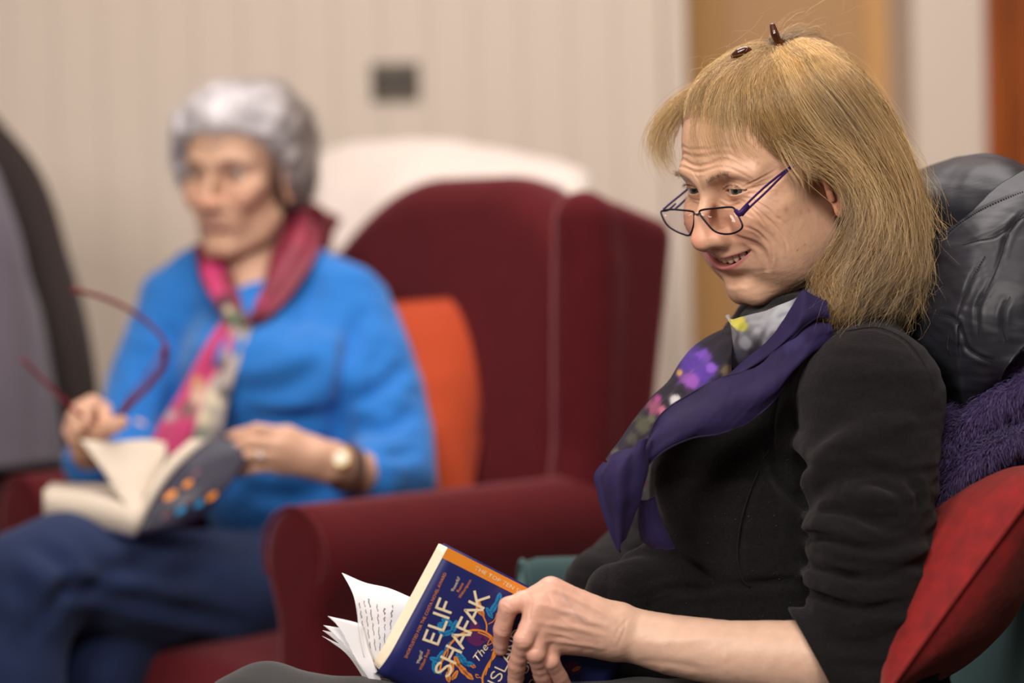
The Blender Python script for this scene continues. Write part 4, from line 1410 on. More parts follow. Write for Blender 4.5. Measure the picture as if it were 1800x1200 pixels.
# roll round the neck, pale flower print at the throat
zc = lambda pts, Y: [(1040 + a / 2.4, 520 + b / 2.4, y) for (a, b), y in zip(pts, Y)]
wr = lambda A, f1, s: (lambda P, u, v: A * np.sin(v * f1 + 2.5 * u + s) * (.4 + .6 * u) + A * .5 * fbm(P, 35, 2, s))
scarf = scarf_piece('scarf', [
    zc([(578, 80), (592, 100), (640, 90), (740, 60), (860, 10), (960, -60)], [2.305, 2.285, 2.268, 2.250, 2.238, 2.235]),
    zc([(566, 85), (600, 130), (660, 135), (760, 100), (880, 45), (980, -20)], [2.290, 2.262, 2.245, 2.230, 2.222, 2.222]),
    zc([(578, 110), (620, 175), (680, 195), (770, 165), (880, 110), (990, 40)], [2.285, 2.252, 2.236, 2.224, 2.216, 2.215]),
    zc([(590, 140), (610, 240), (680, 260), (760, 230), (860, 180), (980, 100)], [2.290, 2.255, 2.240, 2.226, 2.216, 2.215]),
    zc([(588, 170), (592, 300), (650, 300), (740, 280), (840, 240), (960, 160)], [2.300, 2.270, 2.252, 2.236, 2.226, 2.222]),
], 70, 60, (.20, .19, .22), wr(.0016, 9, 1), prints=[
    (1285, 545, 26, (.55, .56, .60), .9), (1345, 575, 34, (.34, .34, .37), .9), (1302, 570, 15, (.10, .12, .13), .5), (1296, 565, 13, (.62, .55, .08), .95), (1306, 575, 8, (.45, .42, .05), .9), (1380, 545, 22, (.45, .48, .52), .8),
    (1330, 635, 48, DRK, .97), (1290, 640, 34, (.05, .05, .07), .9), (1380, 610, 34, (.03, .025, .06), .9), (1420, 580, 40, PUR * .8, .95), (1450, 540, 44, PUR, .95), (1310, 600, 12, (.30, .30, .34), .6)])
# dark printed fold running down the front
scarf_piece('printed_fold', [
    zc([(585, 120), (470, 190), (390, 270), (330, 360), (210, 490), (60, 690)], [2.33, 2.33, 2.325, 2.32, 2.31, 2.29]),
    zc([(595, 160), (500, 240), (410, 330), (300, 440), (200, 560), (75, 700)], [2.285, 2.275, 2.268, 2.256, 2.246, 2.232]),
    zc([(590, 230), (530, 300), (440, 380), (330, 480), (230, 590), (130, 690)], [2.250, 2.236, 2.228, 2.216, 2.206, 2.196]),
    zc([(590, 320), (560, 360), (470, 430), (370, 510), (260, 600), (160, 690)], [2.238, 2.222, 2.210, 2.198, 2.188, 2.184]),
], 90, 50, DRK * 1.2, lambda P, u, v: .0026 * np.sin(v * 15 + 1.0) * np.sin(np.clip(u, .02, 1) * 3.0) + .001 * fbm(P, 30, 2, 5), prints=[
    (1215, 635, 26, (.07, .03, .24), .9), (1235, 625, 12, (.16, .06, .42), .9), (1232, 655, 22, (.08, .03, .28), .9), (1213, 668, 14, (.24, .07, .36), .9), (1250, 645, 9, (.20, .08, .45), .9), (1195, 655, 5, (.45, .25, .06), .9),
    (1150, 715, 13, (.26, .06, .12), .85), (1165, 722, 7, (.40, .12, .18), .8), (1156, 700, 6, (.32, .05, .20), .8), (1188, 703, 9, (.50, .47, .47), .9), (1130, 745, 14, (.07, .07, .035), .8), (1145, 735, 7, (.10, .10, .06), .8), (1082, 795, 6, (.10, .09, .06), .8), (1280, 655, 12, (.16, .11, .06), .7), (1268, 690, 16, (.03, .025, .045), .8), (1110, 770, 10, (.05, .05, .03), .7)], parent=scarf)
# plain purple band from the shoulder across the chest
band_rows = [
    zc([(1000, 110), (930, 120), (850, 170), (800, 200), (700, 300), (560, 340), (400, 420), (290, 500), (235, 600)], [2.215, 2.205, 2.200, 2.198, 2.192, 2.182, 2.172, 2.166, 2.166]),
    zc([(1020, 150), (940, 180), (870, 240), (790, 300), (690, 380), (560, 420), (420, 490), (300, 560), (232, 640)], [2.205, 2.196, 2.190, 2.182, 2.172, 2.164, 2.156, 2.152, 2.156]),
    zc([(1010, 200), (930, 240), (860, 310), (790, 390), (690, 460), (580, 510), (450, 550), (310, 610), (230, 680)], [2.215, 2.198, 2.186, 2.174, 2.164, 2.156, 2.148, 2.146, 2.152]),
    zc([(900, 230), (860, 290), (820, 370), (740, 470), (640, 540), (540, 580), (420, 600), (310, 650), (235, 715)], [2.222, 2.206, 2.190, 2.176, 2.166, 2.158, 2.152, 2.148, 2.154]),
]
scarf_piece('purple_band', band_rows, 120, 46, PUR * .95, lambda P, u, v: .0016 * np.sin(v * 12 + 4 * u) * (1 - .5 * u) + .0014 * fbm(P, 40, 3, 6), prints=[(1200, 690, 45, (.022, .014, .045), .7), (1280, 655, 40, (.020, .013, .05), .6), (1395, 600, 20, (.045, .035, .13), .5)], parent=scarf)
scarf_piece('upper_band', [
    zc([(990, 20), (920, -10), (890, -20), (840, 60), (760, 170), (660, 260), (560, 345)], [2.208, 2.206, 2.206, 2.206, 2.208, 2.212, 2.216]),
    zc([(1000, 60), (940, 40), (890, 70), (850, 130), (780, 210), (690, 280), (600, 340)], [2.200, 2.198, 2.194, 2.194, 2.196, 2.200, 2.204]),
    zc([(1010, 100), (960, 90), (900, 130), (860, 170), (800, 215), (720, 290), (620, 345)], [2.204, 2.200, 2.196, 2.194, 2.196, 2.200, 2.206]),
], 70, 30, PUR * .9, lambda P, u, v: .0010 * np.sin(v * 9 + 3 * u) + .0012 * fbm(P, 45, 2, 8), parent=scarf)
# gathered knot and the hanging points
scarf_piece('scarf_tail', [
    zc([(240, 590), (225, 640), (235, 720), (215, 800), (195, 880), (140, 1020)], [2.150, 2.146, 2.146, 2.144, 2.146, 2.150]),
    zc([(200, 610), (190, 670), (190, 740), (170, 830), (150, 920), (122, 1060)], [2.140, 2.136, 2.134, 2.134, 2.138, 2.146]),
    zc([(150, 650), (130, 700), (110, 760), (110, 850), (115, 950), (116, 1080)], [2.142, 2.134, 2.130, 2.130, 2.136, 2.146]),
    zc([(70, 690), (40, 740), (40, 800), (60, 880), (85, 980), (112, 1078)], [2.156, 2.150, 2.146, 2.144, 2.146, 2.150]),
    zc([(55, 705), (20, 760), (28, 830), (50, 910), (80, 1000), (110, 1070)], [2.160, 2.158, 2.154, 2.150, 2.150, 2.154]),
], 60, 60, PUR * 1.05, lambda P, u, v: .0030 * np.sin(v * 13 + 2 * u) * (1 - .6 * u) + .001 * fbm(P, 40, 2, 9), parent=scarf)
scarf_piece('scarf_tail', [
    zc([(200, 860), (195, 940), (205, 1020), (230, 1050)], [2.175, 2.175, 2.178, 2.182]),
    zc([(240, 860), (250, 950), (280, 1030), (300, 1070)], [2.168, 2.166, 2.168, 2.172]),
    zc([(262, 840), (290, 940), (330, 1020), (350, 1065)], [2.180, 2.178, 2.180, 2.184]),
], 36, 24, PUR * .9, lambda P, u, v: .0020 * np.sin(v * 9), parent=scarf)
# stitched hems
for rows_ in (band_rows[3], band_rows[0]):
    p = catmull(atn(rows_), 60) + np.array([0, -.0012, 0])
    tubes_mesh('hem', [((p, .0006), {})], MAT['scarf_hem'] if 'scarf_hem' in MAT else MAT.setdefault('scarf_hem', material('scarf_hem', tuple(PUR * .7), rough=.8)), scarf)
# ------------------------------------------------------------------ the blue paperback
BA = np.array(at(787, 962, 2.160))
_q = 2.16 / F_PX
rx = np.array(CAM_ROT.to_3x3() @ Vector((1, 0, 0))); ru = np.array(CAM_ROT.to_3x3() @ Vector((0, 1, 0))); rz = np.array(CAM_ROT.to_3x3() @ Vector((0, 0, -1)))
e1 = rx * .882 - ru * .471; e1 = e1 * math.cos(R(14)) + rz * math.sin(R(14))
e2 = -rx * .471 - ru * .882
e2 = e2 / np.linalg.norm(e2); e1 = e1 / np.linalg.norm(e1)
e1 = e1 - e2 * (e1 @ e2); e1 /= np.linalg.norm(e1)
bn = np.cross(e2, e1); bn = bn if bn[1] < 0 else -bn
BW, BH, BT = .131, .198, .019


def bk(x, y, off=0.0):
    """x across from the spine (0) to the fore-edge (BW), y down from the top edge; the spine side bends back"""
    x = np.asarray(x, float); y = np.asarray(y, float); off = np.asarray(off, float)
    s = BW - x
    bend = .020 * np.clip((s - (BW - .030)) / .030, 0, 1.3) ** 2 + .003 * (s / BW) ** 2
    up = .004 * np.clip((x - .09) / .04, 0, 1) ** 2
    return (BA + s[..., None] * e2 + y[..., None] * e1 + (off - bend * .6 + up * 0)[..., None] * bn)


def inv_bk(px, py):
    """cover coordinates of a pixel"""
    d = np.array(CAM_ROT.to_3x3() @ Vector(((px - 900) / F_PX, (600 - py) / F_PX, -1.0)))
    c = np.array(CAM_POS); t = ((BA - c) @ bn) / (d @ bn)
    p = c + d * t - BA
    return BW - p @ e2, p @ e1


def flat_mat(name, col, rough=.45):
    if name not in MAT: MAT[name] = material(name, col, rough=rough, coat=.15)
    return MAT[name]


NAVY = srgb(34, 38, 98)
M_cover = flat_mat('cover_navy', NAVY, .38); M_or = flat_mat('print_orange', srgb(226, 136, 40)); M_cr = flat_mat('print_cream', srgb(232, 214, 178))
M_bl = flat_mat('print_blue', srgb(32, 132, 186)); M_pu = flat_mat('print_purple', srgb(88, 34, 86)); M_page = flat_mat('page_paper', srgb(240, 226, 200), .8); M_bl2 = flat_mat('print_line', srgb(28, 40, 92))
book = empty('paperback_book', tuple(BA))
tag(book, 'navy blue paperback with orange edge band, held open by the fair-haired woman', 'book', 'paperbacks being read')


def sheet(xs, ys, off, mat, name, parent, thick=.0006):
    X, Y = np.meshgrid(xs, ys)
    V = bk(X, Y, off).reshape(-1, 3); V2 = bk(X, Y, off - thick).reshape(-1, 3)
    nx, ny = len(xs), len(ys); n = len(V)
    i = (np.arange(ny - 1)[:, None] * nx + np.arange(nx - 1)[None])
    F = np.stack([i, i + 1, i + nx + 1, i + nx], -1).reshape(-1, 4)
    E = np.concatenate([np.arange(nx - 1), nx - 1 + nx * np.arange(ny - 1), (ny * nx - 1) - np.arange(nx - 1), (ny - 1) * nx - nx * np.arange(ny - 1)])
    E2 = np.roll(E, -1)
    F = np.concatenate([F, F[:, ::-1] + n, np.stack([E2, E, E + n, E2 + n], -1)])
    return mesh_np(name, np.vstack([V, V2]), F, mat, parent)


cover = sheet(np.linspace(0, BW, 30), np.linspace(0, BH, 20), 0, M_cover, 'cover', book)
# page block in leaves, standing a little proud of the cover at the top
for k_ in range(9):
    sheet(np.linspace(.004, BW - .0015 - .0004 * (k_ % 3), 24), np.linspace(-.0012 - .00035 * k_, BH - .002, 6), -.0009 - k_ * BT / 9, M_page, 'pages', book, BT / 9 - .00015)
sheet(np.linspace(.002, BW, 24), np.linspace(0, BH, 6), -.0012 - BT, M_cover, 'back_cover', book)
# spine
Xs = np.linspace(0, 1, 10); Ys = np.linspace(0, BH, 12)
Pa = bk(np.zeros(12), Ys, 0); Pb = bk(np.zeros(12) + .001, Ys, -BT - .001)
outw = e2 * .9 + bn * .0
G = np.stack([Pa * (1 - t) + Pb * t + e2 * (.0035 * math.sin(t * math.pi)) for t in Xs], 1)
V = G.reshape(-1, 3); i = np.arange(11)[:, None] * 10 + np.arange(9)[None]
mesh_np('spine', V, np.stack([i, i + 1, i + 11, i + 10], -1).reshape(-1, 4), M_cover, book)


def printed(polys, mat, name, off=.0003, parent=None, stuff=True):
    """flat coloured shapes on the cover; polys = list of (k,2) cover coordinates (convex or fan-able)"""
    Vs, Fs = [], []; n = 0
    for p in polys:
        p = np.asarray(p, float); k_ = len(p)
        c_ = p.mean(0)
        W = bk(np.append(p[:, 0], c_[0]), np.append(p[:, 1], c_[1]), off)
        Vs.append(W); j = np.arange(k_)
        Fs.append(np.stack([n + j, n + (j + 1) % k_, np.full(k_, n + k_)], 1)); n += k_ + 1
    o = mesh_np(name, np.vstack(Vs), np.vstack(Fs), mat, parent or cover, smooth=False)
    if name in ('printed_leaves', 'printed_veins', 'printed_figs'): o['kind'] = 'stuff'
    return o


def ribbon(pts, w, wig=None):
    """stroke polygons (quads) along cover coordinates"""
    p = np.asarray(pts, float); out = []
    w = np.broadcast_to(w, (len(p),))
    T = np.gradient(p, axis=0); T /= np.maximum(np.linalg.norm(T, axis=1, keepdims=True), 1e-9)
    N = np.stack([-T[:, 1], T[:, 0]], 1)
    for i in range(len(p) - 1):
        out.append([p[i] - N[i] * w[i] / 2, p[i + 1] - N[i + 1] * w[i + 1] / 2, p[i + 1] + N[i + 1] * w[i + 1] / 2, p[i] + N[i] * w[i] / 2])
    return out


LET = {  # stroke letters on a unit-high body: list of polylines
    'E': [[(0, 0), (0, 1)], [(0, 1), (.46, 1)], [(0, .5), (.40, .5)], [(0, 0), (.46, 0)]], 'L': [[(0, 1), (0, 0)], [(0, 0), (.44, 0)]], 'I': [[(0, 0), (0, 1)]],
    'F': [[(0, 0), (0, 1)], [(0, 1), (.46, 1)], [(0, .52), (.40, .52)]], 'H': [[(0, 0), (0, 1)], [(.56, 0), (.56, 1)], [(0, .5), (.56, .5)]],
    'A': [[(0, 0), (.34, 1)], [(.34, 1), (.68, 0)], [(.11, .32), (.57, .32)]], 'K': [[(0, 0), (0, 1)], [(.50, 1), (0, .42)], [(.16, .60), (.56, 0)]],
    'S': [[(.50, .84), (.40, .97), (.24, 1.0), (.08, .93), (.02, .78), (.09, .63), (.26, .52), (.44, .41), (.52, .24), (.44, .07), (.26, 0), (.09, .04), (0, .18)]],
    'N': [[(0, 0), (0, 1)], [(0, 1), (.60, 0)], [(.60, 0), (.60, 1)]],
    'D': [[(0, 0), (0, 1)], [(0, 1), (.24, 1), (.46, .88), (.58, .66), (.60, .5), (.58, .34), (.46, .12), (.24, 0), (0, 0)]],
    'O': [[(.34, 0), (.12, .12), (0, .36), (0, .64), (.12, .88), (.34, 1), (.56, .88), (.68, .64), (.68, .36), (.56, .12), (.34, 0)]],
    'M': [[(0, 0), (.06, 1)], [(.06, 1), (.38, .2)], [(.38, .2), (.70, 1)], [(.70, 1), (.76, 0)]],
    'G': [[(.58, .82), (.36, 1), (.12, .88), (0, .5), (.12, .12), (.36, 0), (.60, .14), (.60, .46)], [(.60, .46), (.36, .46)]],
    'T': [[(.25, 0), (.25, 1)], [(0, 1), (.5, 1)]], 'R': [[(0, 0), (0, 1)], [(0, 1), (.3, 1), (.44, .88), (.44, .66), (.3, .52), (0, .52)], [(.22, .52), (.48, 0)]],
}
ADV = {'E': .60, 'L': .54, 'I': .16, 'F': .44, 'H': .72, 'A': .72, 'K': .66, 'S': .68, 'N': .78, 'D': .78, 'O': .84, 'M': .94, 'G': .78, 'T': .62, 'R': .62, ' ': .4}


def word(txt, org, d, upv, h, w, gap=.10, sx=1.0):
    """stroke-letter word; org baseline start, d reading direction, upv letter-up direction (cover coordinates)"""
    out = []; x = 0
    d = np.array(d, float); upv = np.array(upv, float)
    for ch in txt:
        for pl_ in LET.get(ch, []):
            P = [np.array(org) + d * ((x + a * sx) * h) + upv * (b * h) for a, b in pl_]
            if len(P) > 2: P = catmull(np.array(P), len(P) * 3)
            else:
                e_ = (P[1] - P[0]); e_ = e_ / np.linalg.norm(e_) * w * .5
                P = [P[0] - e_ * (0 if False else 1), P[1] + e_]
            out += ribbon(P, w)
        x += (ADV.get(ch, .6) * sx + gap)
    return out, x * h


# the band on the fore-edge, title lines; reading direction is +x (spine to fore-edge), letters' up is -y
printed([[(BW - .0105, 0), (BW, 0), (BW, BH), (BW - .0105, BH)]] if False else [[(BW - .0105, a), (BW, a), (BW, a + BH / 12), (BW - .0105, a + BH / 12)] for a in np.arange(12) * BH / 12], M_or, 'orange_band', .00022)


def coverpt(zx, zy): return inv_bk(540 + zx / 3, 920 + zy / 3)


def fit_word(txt, z0, z1_, h, w, mat, name, gap=.10, off=.0006):
    a = np.array(coverpt(*z0)); b = np.array(coverpt(*z1_))
    d = b - a; L = np.linalg.norm(d); d /= L
    up_ = np.array([d[1], -d[0]])
    _, wd = word(txt, a, d, up_, h, w, gap)
    sx = 1.0
    k_ = len(txt)
    for _i in range(4):
        _, wd = word(txt, a, d, up_, h, w, gap, sx); sx *= (L + gap * h) / wd
    p, _ = word(txt, a, d, up_, h, w, gap, sx)
    return printed(p, mat, name, off)


fit_word('ELIF', (688, 636), (772, 424), .0138, .0023, M_cr, 'title_lettering', .16)
fit_word('SHAFAK', (742, 812), (962, 376), .0140, .0023, M_cr, 'title_lettering', .08)
fit_word('ISLAND', (1006, 852), (1150, 560), .0100, .0013, M_cr, 'title_lettering', .12)
fit_word('MISSING', (1092, 930), (1240, 610), .0095, .0012, M_cr, 'title_lettering', .12)
fit_word('TREES', (1188, 930), (1310, 660), .0095, .0012, M_cr, 'title_lettering', .12)


def font_text(txt, z0, z1_, mat, name, h, shear=0.0, org='LEFT', dirn=None):
    """small type from the built-in face, laid on the cover from z0 towards z1_"""
    cu = bpy.data.curves.new('type', 'FONT'); cu.body = txt; cu.size = 1.0; cu.shear = shear; cu.resolution_u = 2; cu.align_x = 'CENTER'
    o = bpy.data.objects.new('type', cu)
    dg = bpy.context.evaluated_depsgraph_get()
    COL.objects.link(o); bpy.context.view_layer.update()
    me = bpy.data.meshes.new_from_object(o.evaluated_get(bpy.context.evaluated_depsgraph_get()))
    n = len(me.vertices); co = np.zeros(n * 3, np.float32); me.vertices.foreach_get('co', co); co = co.reshape(-1, 3)
    F3 = []
    me.calc_loop_triangles()
    for t in me.loop_triangles: F3.append(tuple(t.vertices))
    bpy.data.objects.remove(o); bpy.data.curves.remove(cu); bpy.data.meshes.remove(me)
    a = np.array(coverpt(*z0)); b = np.array(coverpt(*z1_)); d = b - a; L = np.linalg.norm(d); d /= L; up_ = np.array([d[1], -d[0]])
    x0, x1 = co[:, 0].min(), co[:, 0].max()
    sx = L / max(x1 - x0, 1e-6)
    X = (co[:, 0] - x0) * sx; Yc = co[:, 1] * h / .72
    P = a[None] + d[None] * X[:, None] + up_[None] * Yc[:, None]
    return mesh_np(name, bk(P[:, 0], P[:, 1], .0006), np.array(F3), mat, cover, smooth=False)


font_text('SHORTLISTED FOR THE COSTA NOVEL AWARD', (527, 712), (735, 262), M_or, 'award_line', .0030)
font_text('\u2018Powerful\u2019', (772, 360), (808, 284), M_cr, 'quote', .0032)
font_text('Reese', (800, 362), (826, 316), M_or, 'quote', .0030)
font_text('Witherspoon', (808, 395), (866, 300), M_or, 'quote', .0030)
font_text('\u2018Magical\u2019', (592, 742), (612, 672), M_cr, 'quote', .0032)
font_text('William Boyd', (604, 776), (648, 668), M_or, 'quote', .0030)
font_text('The', (905, 728), (958, 650), M_cr, 'title_lettering', .0075, shear=.3)
font_text('THE TOP TEN SUNDAY TIMES BESTSELLER', (880, 240), (1500, 566), M_cr, 'band_line', .0036)


def leafp(zx, zy, zl, zw, ang):
    """pointed leaf outline about a zoom-pixel centre"""
    t = np.linspace(0, 2 * math.pi, 19)[:-1]
    x = np.cos(t) * zl; y = np.sin(t) * zw * np.abs(np.sin(t / 1.0)) ** .35 * (1 + .10 * np.cos(5 * t))
    c_, s_ = math.cos(R(ang)), math.sin(R(ang))
    return [coverpt(zx + a * c_ - b * s_, zy + a * s_ + b * c_) for a, b in zip(x, y)]


bl_l = [(705, 560, 40, 15, 70), (740, 520, 36, 16, 30), (775, 545, 40, 15, 110), (745, 575, 36, 14, 160), (720, 530, 30, 12, 10), (985, 440, 42, 15, 120), (1010, 400, 38, 17, 100), (960, 470, 34, 12, 60), (1030, 440, 30, 13, 130),
        (680, 720, 36, 15, 20), (670, 760, 34, 12, 80), (700, 700, 36, 13, 120), (820, 715, 42, 16, 60), (850, 740, 36, 14, 10), (740, 650, 34, 9, 120), (800, 690, 30, 14, 100), (690, 780, 26, 10, 40)]
or_l = [(905, 440, 40, 17, 80), (918, 465, 28, 13, 60), (760, 760, 40, 16, 100), (790, 730, 34, 14, 70), (820, 770, 42, 15, 50), (745, 810, 30, 14, 80), (850, 800, 36, 14, 40), (780, 800, 30, 12, 120), (875, 752, 16, 9, 20), (1420, 765, 26, 10, -25)]
pu_l = [(890, 608, 52, 38, 15), (938, 600, 34, 22, 0), (884, 540, 32, 26, 80), (1400, 760, 46, 36, 20)]
printed([leafp(*q) for q in pu_l], M_pu, 'printed_figs', .00030)
printed([leafp(*q) for q in bl_l], M_bl, 'printed_leaves', .00036)
printed([leafp(*q) for q in or_l], M_or, 'printed_leaves', .00040)
veins = []
for q in bl_l + or_l:
    c_, s_ = math.cos(R(q[4])), math.sin(R(q[4]))
    veins += ribbon([coverpt(q[0] - q[2] * .8 * c_, q[1] - q[2] * .8 * s_), coverpt(q[0] + q[2] * .8 * c_, q[1] + q[2] * .8 * s_)], .00035)
    for f_ in (-.3, .1, .45):
        for sg in (-1, 1):
            b0 = (q[0] + q[2] * f_ * c_, q[1] + q[2] * f_ * s_)
            b1 = (b0[0] + (q[2] * .25) * c_ - sg * q[3] * .6 * s_, b0[1] + (q[2] * .25) * s_ + sg * q[3] * .6 * c_)
            veins += ribbon([coverpt(*b0), coverpt(*b1)], .00022)
printed(veins, M_bl2, 'printed_veins', .00046)
vin = []
for pts, w in [([(700, 780), (712, 720), (745, 650), (800, 590), (860, 563), (920, 565), (965, 590), (990, 630), (985, 690), (950, 750), (925, 810), (930, 860)], .0018),
               ([(960, 760), (975, 700), (985, 650), (960, 600), (900, 572)], .0010), ([(945, 575), (945, 530), (925, 480), (915, 450)], .0012), ([(955, 530), (985, 510), (1000, 470)], .0007),
               ([(990, 620), (950, 640), (975, 600), (1000, 640), (970, 670)], .0007), ([(905, 800), (890, 795), (895, 812), (915, 812), (925, 830)], .0007), ([(940, 800), (960, 740), (990, 700), (1000, 660)], .0010),
               ([(700, 740), (735, 700), (745, 660)], .0009), ([(745, 800), (760, 740), (800, 700)], .0008)]:
    vin += ribbon([coverpt(*p) for p in catmull(np.array(pts, float), 40)], w)
printed(vin, M_or, 'printed_vine', .00043)
# spine lettering
sp_o = bk(0.0, 0.0, 0)
polys, _ = word('ELIF SHAFAK', (0, 0), (1, 0), (0, 1), 1, .16, .14)
Vs, Fs = [], []; n = 0
for p in polys:
    p = np.array(p) * .0085
    yy = .012 + p[:, 0]; tt = .60 - p[:, 1] / .019
    tt = np.clip(tt, 0, 1)
    W = bk(np.zeros(len(p)), yy, 0) * (1 - tt)[:, None] + bk(np.zeros(len(p)) + .001, yy, -BT - .001) * tt[:, None] + e2[None] * (.0035 * np.sin(tt * math.pi) + .0004)[:, None]
    Vs.append(W); Fs.append([(n, n + 1, n + 2, n + 3)]); n += 4
mesh_np('spine_lettering', np.vstack(Vs), np.vstack(Fs), M_cr, book, smooth=False)

# ------------------------------------------------------------------ loose notes tucked in the book
MAT['paper'] = material('paper', srgb(238, 236, 240), rough=.8, bump=.05, bump_scale=200)
MAT['ink'] = material('ink', srgb(60, 60, 84), rough=.6)
zp = lambda pts, Y: [(540 + a / 3, 920 + b / 3, y) for (a, b), y in zip(pts, Y)]
rows = [zp([(183, 260), (300, 310), (430, 340), (560, 395)], [2.190, 2.194, 2.196, 2.20]),
        zp([(243, 372), (330, 400), (450, 430), (570, 470)], [2.180, 2.186, 2.190, 2.195]),
        zp([(268, 520), (350, 540), (440, 560), (520, 590)], [2.178, 2.183, 2.188, 2.192]),
        zp([(300, 700), (370, 740), (430, 760), (500, 780)], [2.180, 2.184, 2.188, 2.192])]
V, F, uv = surface_patch(rows, 30, 30, .0003, lambda P, u, v: .0010 * fbm(P, 30, 2, 3))
note = mesh_np('handwritten_note', V, F, MAT['paper'], None)
local_to(note, at(640, 1100, 2.185)); tag(note, 'curled white sheet of handwritten notes standing above the paperback', 'note', 'loose papers tucked in the paperback')
rs = np.random.default_rng(12)
sq = surface_patch(rows, 60, 60, .0003, lambda P, u, v: .0010 * fbm(P, 30, 2, 3), two=False)
G = sq[0].reshape(60, 60, 3)
def onp(u, v):
    a = np.clip(u, 0, 1) * 58.999; b = np.clip(v, 0, 1) * 58.999; i, j = b.astype(int), a.astype(int); f, g_ = (b - i)[:, None], (a - j)[:, None]
    return (G[i, j] * (1 - f) * (1 - g_) + G[i + 1, j] * f * (1 - g_) + G[i, j + 1] * (1 - f) * g_ + G[i + 1, j + 1] * f * g_)
items = []
for ln in range(6):
    u0 = .10 + ln * .115
    v_ = .93 - rs.uniform(0, .05)
    while v_ > .34 + rs.uniform(0, .12):
        wl = rs.uniform(.05, .13); k_ = int(wl * 190)
        t = np.linspace(0, 1, max(k_, 6))
        vv = v_ - wl * t; uu = u0 - .02 * np.abs(np.sin(t * k_ * .9 + rs.uniform(0, 3))) * rs.uniform(.6, 1.8) + .008 * np.sin(t * 9)
        P = onp(uu, vv) + np.array([0, -.0004, 0])
        items.append(((P, .00018), dict(sides=4)))
        v_ -= wl + .03
tubes_mesh('handwriting', items, MAT['ink'], note)
e_ = catmull(atn(zp([(262, 420), (268, 520), (282, 620), (300, 705)], [2.174, 2.173, 2.173, 2.175])), 12)
tubes_mesh('crease_line', [((e_, .0002), dict(sides=4))], material('pale_line', srgb(190, 190, 205), rough=.8), note)
fan = [((108, 487), (270, 525), 2.176, 0), ((85, 535), (240, 560), 2.182, 8), ((80, 562), (225, 590), 2.188, 14), ((78, 592), (210, 640), 2.194, 20)]
for (tx, ty), (mx_, my_), Yf, dd in fan:
    rows = [zp([(tx, ty), (mx_, my_), (300, 560)], [Yf, Yf, Yf + .002]),
            zp([(tx + 60, ty + 60 - dd), (240, 660 + dd * .2), (330, 680)], [Yf, Yf, Yf + .002]),
            zp([(240 - dd, 680 + dd), (290, 760), (390, 820)], [Yf, Yf, Yf + .002]),
            zp([(330 - dd, 840), (380, 900), (450, 960)], [Yf + .004, Yf + .004, Yf + .006])]
    V, F, _ = surface_patch(rows, 16, 20, .0004, lambda P, u, v: .0008 * np.sin(v * 4))
    lf = mesh_np('folded_sheet', V, F, MAT['paper'], None)
    local_to(lf, at(630, 1150, Yf))
    tag(lf, ['front sheet of the white paper fan left of the paperback', 'second sheet of the white paper fan, its tip below the front one', 'third sheet of the white paper fan left of the paperback', 'rearmost, lowest-tipped sheet of the white paper fan by the paperback'][[0, 8, 14, 20].index(dd)], 'paper', 'loose papers tucked in the paperback')
# ------------------------------------------------------------------ burgundy wing armchair
class Frame:
    def __init__(self, c, f):
        self.c = np.array([c[0], c[1], 0.0]); f = np.array([f[0], f[1], 0.0]); self.f = f / np.linalg.norm(f)
        self.l = np.array([-self.f[1], self.f[0], 0.0]); self.M = np.stack([self.l, self.f, np.array([0, 0, 1.0])], 1)

    def w(self, V): return np.asarray(V) @ self.M.T + self.c
    def loc(self, P): return (np.asarray(P) - self.c) @ self.M


def d_box(P, c, h, r, sh=None):
    q = P - _v(c)
    if sh is not None: q = q.copy(); q[:, 1] -= sh * q[:, 2]
    q = np.abs(q) - (_v(h) - r)
    return np.linalg.norm(np.maximum(q, 0), axis=1) + np.minimum(q.max(1), 0) - r


